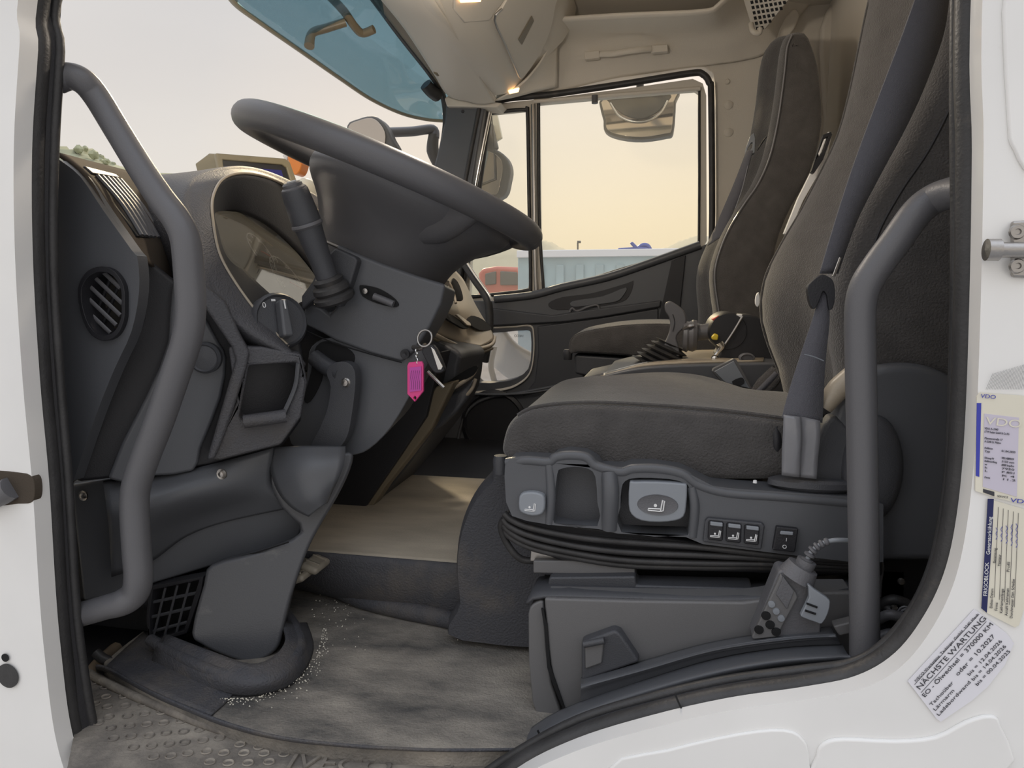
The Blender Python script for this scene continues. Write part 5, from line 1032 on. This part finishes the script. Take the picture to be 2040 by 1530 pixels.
# ================================================================== BODY FITTINGS AND LABELS
yb = YB-.022
SK = thing('door_striker', 'galvanised door striker pin bolted to the white right pillar', 'striker', P(2010, 500, y=yb))
sol('striker_plate', M['steel'], SK, [(2018, 440), (2060, 438), (2060, 554), (2018, 552)], yb-.006, yb, .002)
lathe('striker_pin', M['steel'], SK, P(2022, 498, yb-.012), Vector((-1, 0, .02)), [(.006, -.02), (.006, .010), (.0085, .011), (.0085, .020), (0, .021)], 18)
for a, b in ((2026, 462), (2026, 530)): lathe('striker_screw', M['steel'], SK, P(a, b, yb-.006), Vector((0, -1, 0)), [(.006, 0), (.005, .002), (.0025, .002), (.002, .0005), (0, .0005)], 16)
HP = thing('hinge_pocket', 'dark hinge pocket with grey hinge arm in the white left pillar', 'hinge', P(30, 975, y=yb))
sol('pocket', M['brown'], HP, S2([(-40, 942), (40, 942), (62, 950), (68, 965), (68, 990), (60, 1002), (35, 1004), (-40, 1006)], 3), yb-.001, yb+.01, .001)
tube('hinge_arm', M['tubebar'], HP, P3([(-40, 1000, yb-.006), (0, 985, yb-.006), (22, 972, yb-.004)]), .013, 12)
tag(lathe('body_plug', M['dark'], None, P(11, 1310, yb-.0015), Vector((0, -1, 0)), [(.0048, 0), (.0048, .001), (0, .001)], 20), 'small black round plug above the larger one, low on the white left pillar', 'plug')
tag(lathe('body_plug', M['rubber'], None, P(16, 1346, yb-.0015), Vector((0, -1, 0)), [(.0145, 0), (.0145, .001), (.010, .0015), (0, .0008)], 28), 'large black round plug low on the white left pillar', 'plug')
LT = thing('service_label', 'white next service sticker with black German print, tilted below the other stickers', 'sticker', P(1905, 1330, y=yb))
yl = yb-.0018
sol('label_sheet', M['pale'], LT, [(1809, 1358), (1942, 1214), (2006, 1262), (2020, 1282), (2002, 1325), (1968, 1368), (1936, 1396), (1874, 1438), (1866, 1432)], yl, yl+.001, 0)
lx = P(1942, 1215, yl)-P(1809, 1358, yl); ly = Vector((-lx.z, 0, lx.x))
def lab(s, a, b, size, m='ink', maxw=None): text(s, M[m], LT, P(a, b, yl-.0004), lx, ly, size, 'label_print', .0001, maxw=maxw)
lab('IVECO-Werkstätte, Taubinger GmbH, 3240 Mank', 1825, 1359, .0028, maxw=.079)
lab('NÄCHSTE WARTUNG', 1832, 1375, .0058, maxw=.083)
lab('EO - Ölwechsel = 370000 KM', 1842, 1390, .0048, maxw=.085)
lab('oder = 10.2027', 1908, 1347, .0046, maxw=.046)
for i, (a_, b_) in enumerate((('Tachoüber', 'bis = 12.04.2026'), ('Lärmarm', 'bis = 14.04.2026'), ('Ladebordwand', 'bis = 00.04.2025'))):
    lab(a_, 1856+i*7, 1407+i*10, .0038, maxw=(.028, .024, .040)[i]); lab(b_, 1931+i*8, 1347+i*10, .0038, maxw=.040)
for (a, b), (c, d) in (((1822, 1364), (1950, 1224)), ((1835, 1380), (1965, 1238))): tube('label_rule', M['ink'], LT, PS([(a, b), (c, d)], yl-.0003), .00018, 4, 1)
LV = thing('inspection_label', 'large cream inspection sticker with blue bar and lilac window on the right pillar', 'sticker', P(1995, 990, y=yb))
sol('label_sheet', M['ivory'], LV, [(1946, 790), (1952, 782), (2034, 788), (2060, 792), (2060, 1010), (1985, 992), (1943, 978)], yl, yl+.001, 0)
sol('blue_bar', M['blueink'], LV, [(1946, 803), (1955, 803), (1951, 950), (1944, 948)], yl-.0004, yl, 0)
sol('lilac_window', M['lilac'], LV, [(1961, 824), (2030, 832), (2026, 990), (1958, 970)], yl-.0004, yl, 0)
sol('dark_bar', M['ink'], LV, [(1959, 974), (1981, 980), (1981, 989), (1959, 981)], yl-.0005, yl, 0)
hx_ = Vector((1, 0, -.08))
def lv(s, a, b, size, m='blueink', mw=None, ux=hx_): text(s, M[m], LV, P(a, b, yl-.0008), ux, Vector((0, 0, 1)), size, 'label_print', .0001, maxw=mw)
lv('VDO', 1953, 792, .0045, mw=.011); lv('VDO', 2012, 1000, .0050, mw=.016); lv('VDO', 1962, 845, .009, 'ivory', .026); lv('SERVICE', 1986, 990, .0022, 'ink', .008)
for i, (s, w) in enumerate((('VDO A-1040', .010), ('LT M Tauber GmbH & Co KG', .018), ('', 0), ('Pfannnerstraße 17', .013), ('A-3240 St. Pölten', .012), ('', 0), ('Prüfdatum', .006), ('Typ', .004), ('', 0), ('Fahrzeug-Nr', .007), ('Reifenumfang', .009), ('w', .002), ('k', .002), ('L', .002), ('', 0), ('Firma', .004))):
    if s: lv(s, 1961, 855+i*6.5, .0024, 'ink', w)
for i, s in enumerate(('01.04.2025', '', 'W0LL-AB8901234', '3150 mm', '8000 Imp/km', '7950', 'P 801', 'K 4', '11.2')):
    if s: lv(s, 1995, 900+i*7, .0024, 'ink', .009 if i else .010)
for k in range(26): tube('mesh_line', M['grey'], LV, PS([(1978+k*3.1, 738-k*.9+6), (1964+k*3.2, 776)], yl), .00012, 3, 1)
LF = thing('belt_data_label', 'narrow ivory sticker with navy side band and handwriting between the other stickers', 'sticker', P(1990, 1240, y=yb))
sol('label_sheet', M['ivory'], LF, S2([(1970, 994), (2060, 1020)], 1, False)+[(2060, 1150), (2030, 1246), (2022, 1250), (1960, 1218), (1955, 1210), (1964, 1090)], yl, yl+.001, 0)
sol('navy_band', M['navy'], LF, [(1968, 994), (1980, 994), (1976, 1080), (1966, 1221), (1955, 1212), (1962, 1100)], yl-.0004, yl, 0)
ux_ = P(1974, 1010, yl)-P(1964, 1190, yl)
def lf(s, a, b, size, m='ink', mw=None): text(s, M[m], LF, P(a, b, yl-.0008), ux_, Vector((-1, 0, 0)), size, 'label_print', .0001, maxw=mw)
lf('FRIGOBLOCK', 1966, 1188, .0040, 'print_', .029); lf('Generatorkühlung', 1972, 1105, .0040, 'print_', .032)
for i, (s, q) in enumerate((('Einbau-Datum', 'Benennung'), ('Firma', 'Monteur'), ('Keilriemenlänge', ''), ('Anzahl Keilriemen', 'Profil'), ('Durchmesser Gen. Scheibe', ''))):
    lf(s, 1977+i*10, 1212+i*5, .0030, 'ink', .0014*len(s)); 
    if q: lf(q, 1984+i*9, 1122+i*6, .0030, 'ink', .0014*len(q))
    tube('form_rule', M['ink'], LF, PS([(1981+i*10, 1190+i*5), (1989+i*10, 1010+i*3)], yl-.0003), .00015, 4, 1)
    tube('handwriting', M['blueink'], LF, PS([(1984+i*10+(k % 2)*3, 1075+i*4-k*6) for k in range(5+i)], yl-.0004), .00018, 4, 2)
# ================================================================== OUTSIDE
GZ = -1.1
st(box('ground', M['asphalt'], None, (0, 90, GZ-.25), (700, 500, .5), bevel=0))
def hill(name, label, px, y, depth, m, amp):
    pts = S2(px, 6, False); rd = random.Random(3); vs, fs = [], []
    n = len(pts)
    for j, (f, s) in enumerate(((0, .0), (.12, .55), (.4, .93), (.6, 1.0), (1.0, 0))):
        for a, b in pts:
            v = P(a, b, y); h = max(v.z-GZ, .2)
            vs.append(Vector((v.x, y+depth*(f-.6), GZ+h*s+(rd.uniform(-amp, amp) if 0 < s else -.3))))
    for j in range(4):
        for i in range(n-1): fs.append([j*n+i, j*n+i+1, (j+1)*n+i+1, (j+1)*n+i])
    return tag(obj(name, vs, fs, m, None, smooth=True, ang=80), label, 'hill')
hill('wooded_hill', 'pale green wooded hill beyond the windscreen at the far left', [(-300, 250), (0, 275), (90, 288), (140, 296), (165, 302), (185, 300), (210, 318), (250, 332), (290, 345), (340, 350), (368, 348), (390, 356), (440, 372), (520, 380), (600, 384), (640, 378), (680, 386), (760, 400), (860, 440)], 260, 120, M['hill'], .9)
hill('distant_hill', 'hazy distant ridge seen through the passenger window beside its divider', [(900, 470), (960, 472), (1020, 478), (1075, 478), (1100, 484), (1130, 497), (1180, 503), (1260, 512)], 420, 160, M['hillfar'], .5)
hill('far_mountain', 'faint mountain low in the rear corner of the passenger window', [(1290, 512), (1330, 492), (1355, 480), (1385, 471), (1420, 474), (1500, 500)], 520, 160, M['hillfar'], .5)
def blobtree(px, py, y, r, label):
    c = P(px, py, y)-Vector((0, 0, r*.35)); t = thing('hill_tree', label, 'tree', Vector((c.x, y, GZ+(c.z-GZ)*.4)), 'trees along the wooded hill')
    its = []
    for k in range(30):
        q = c+Vector((random.gauss(0, .55), random.gauss(0, .5), random.gauss(-.15, .22)))*r*.8
        rr = r*random.uniform(.12, .28); vs = []; fs = []
        for i in range(5):
            ph = math.pi*(i+.5)/5
            for j in range(8):
                th = 2*math.pi*j/8; vs.append(q+Vector((math.sin(ph)*math.cos(th), math.sin(ph)*math.sin(th), math.cos(ph)))*rr*random.uniform(.8, 1.2))
        for i in range(4):
            for j in range(8): fs.append([i*8+j, (i+1)*8+j, (i+1)*8+(j+1) % 8, i*8+(j+1) % 8])
        its.append((vs, fs))
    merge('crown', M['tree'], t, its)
    tube('trunk', M['bronze'], t, [c-Vector((0, 0, r*2.2)), c], r*.12, 6, 1)
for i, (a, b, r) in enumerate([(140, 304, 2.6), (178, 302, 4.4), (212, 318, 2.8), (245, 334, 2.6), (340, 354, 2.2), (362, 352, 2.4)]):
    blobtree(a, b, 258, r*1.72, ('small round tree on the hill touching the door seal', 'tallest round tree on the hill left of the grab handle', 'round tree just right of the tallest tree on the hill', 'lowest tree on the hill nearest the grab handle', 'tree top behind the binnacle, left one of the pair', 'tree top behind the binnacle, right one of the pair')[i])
CT = thing('blue_container', 'pale blue container body parked beyond the passenger door', 'container', P(1250, 620, y=9))
c0, c1 = P(1062, 500, 9.0), P(1470, 503, 9.0)
zt_ = c0.z
box('container_body', M['cont'], CT, ((c0.x-.2+c1.x+2)/2, 10.2, (GZ+zt_)/2), (c1.x+2-c0.x+.2, 2.4, zt_-GZ), None, .02)
for k in range(22): box('side_rib', M['cont'], CT, (c0.x+.1+k*.25, 8.985, (GZ+zt_)/2-.05), (.10, .04, zt_-GZ-.25), None, .01)
box('top_rail', M['pale'], CT, ((c0.x-.2+c1.x+2)/2, 8.97, zt_-.04), (c1.x+2.2-c0.x, .08, .09), None, .01)
RT_ = thing('red_truck', 'red truck cab parked outside, seen through the quarter window', 'truck', P(1000, 640, y=14))
sol('cab', M['redtruck'], RT_, [(952, 600), (952, 545), (960, 534), (990, 530), (1030, 532), (1050, 545), (1052, 640), (952, 640)], 14, 16, .08, 3)
sol('cab_window', M['mirrorb'], RT_, [(966, 545), (988, 540), (988, 566), (966, 568)], 13.95, 14, .02)
sol('cab_window', M['mirrorb'], RT_, [(996, 540), (1030, 542), (1034, 568), (996, 568)], 13.95, 14, .02)
sol('white_panel', M['wing'], RT_, [(1034, 520), (1060, 520), (1062, 600), (1034, 600)], 13.8, 13.9, .02)
BM = thing('blue_loader', 'deep blue machine part showing above the container top', 'machine', P(1260, 500, y=13))
sol('loader_body', M['blue'], BM, [(1225, 500), (1232, 494), (1262, 492), (1288, 492), (1296, 500), (1300, 506), (1222, 506)], 12.5, 13.2, .02)
box('loader_chassis', M['blue'], BM, (P(1260, 500, 12.8).x, 12.85, (GZ+P(1260, 504, 12.8).z)/2), (1.2, .6, P(1260, 504, 12.8).z-GZ), None, .03)
sol('loader_arm', M['blue'], BM, [(1254, 484), (1260, 481), (1272, 493), (1266, 497)], 12.5, 12.8, .02)
tube('loader_hose', M['blue'], BM, PS([(1270, 496), (1280, 489), (1290, 490), (1296, 500)], 12.6), .04, 8)
LPs = thing('street_lamp', 'thin street lamp post beside the distant ridge', 'street lamp', P(1151, 560, y=40))
tube('pole', M['mirrorb'], LPs, [P(1151, 620, 40), P(1151, 483, 40)], .05, 8, 1)
tube('lamp_head', M['mirrorb'], LPs, [P(1150, 482, 40), P(1157, 482, 40)], .07, 8, 1)
# own front wing seen through the kerb window
OW = tag(grid('white_front_wing', M['wing'], None, [P3([(1000, 655, 2.66), (1030, 690, 2.66), (1080, 716, 2.66)]), P3([(975, 668, 2.80), (1005, 712, 2.80), (1080, 752, 2.80)]), P3([(972, 690, 2.95), (982, 730, 2.95), (1080, 800, 2.95)])], 4, 4, .01), 'white curved outer bodywork seen through the lower kerb window', 'bodywork')
tube('white_edge', M['wing'], OW, P3([(985, 690, 2.7), (978, 730, 2.7), (990, 775, 2.7)]), .012, 8)
text('IVECO', M['ink'], D, P(1026, 674, 2.57), Vector((1, 0, 0)), Vector((0, 0, 1)), .02, 'tmp') if False else None
kwl = text('OƆƎVI', M['ink'], door, P(1026, 673, YD), Vector((1, 0, 0)), Vector((0, 0, 1)), .014, 'window_lettering', .0002, maxw=.030) if False else text('IVECO', M['ink'], door, P(1043, 667, YD), Vector((-1, 0, 0)), Vector((0, 0, -1)), .012, 'window_lettering', .0002, maxw=.034)
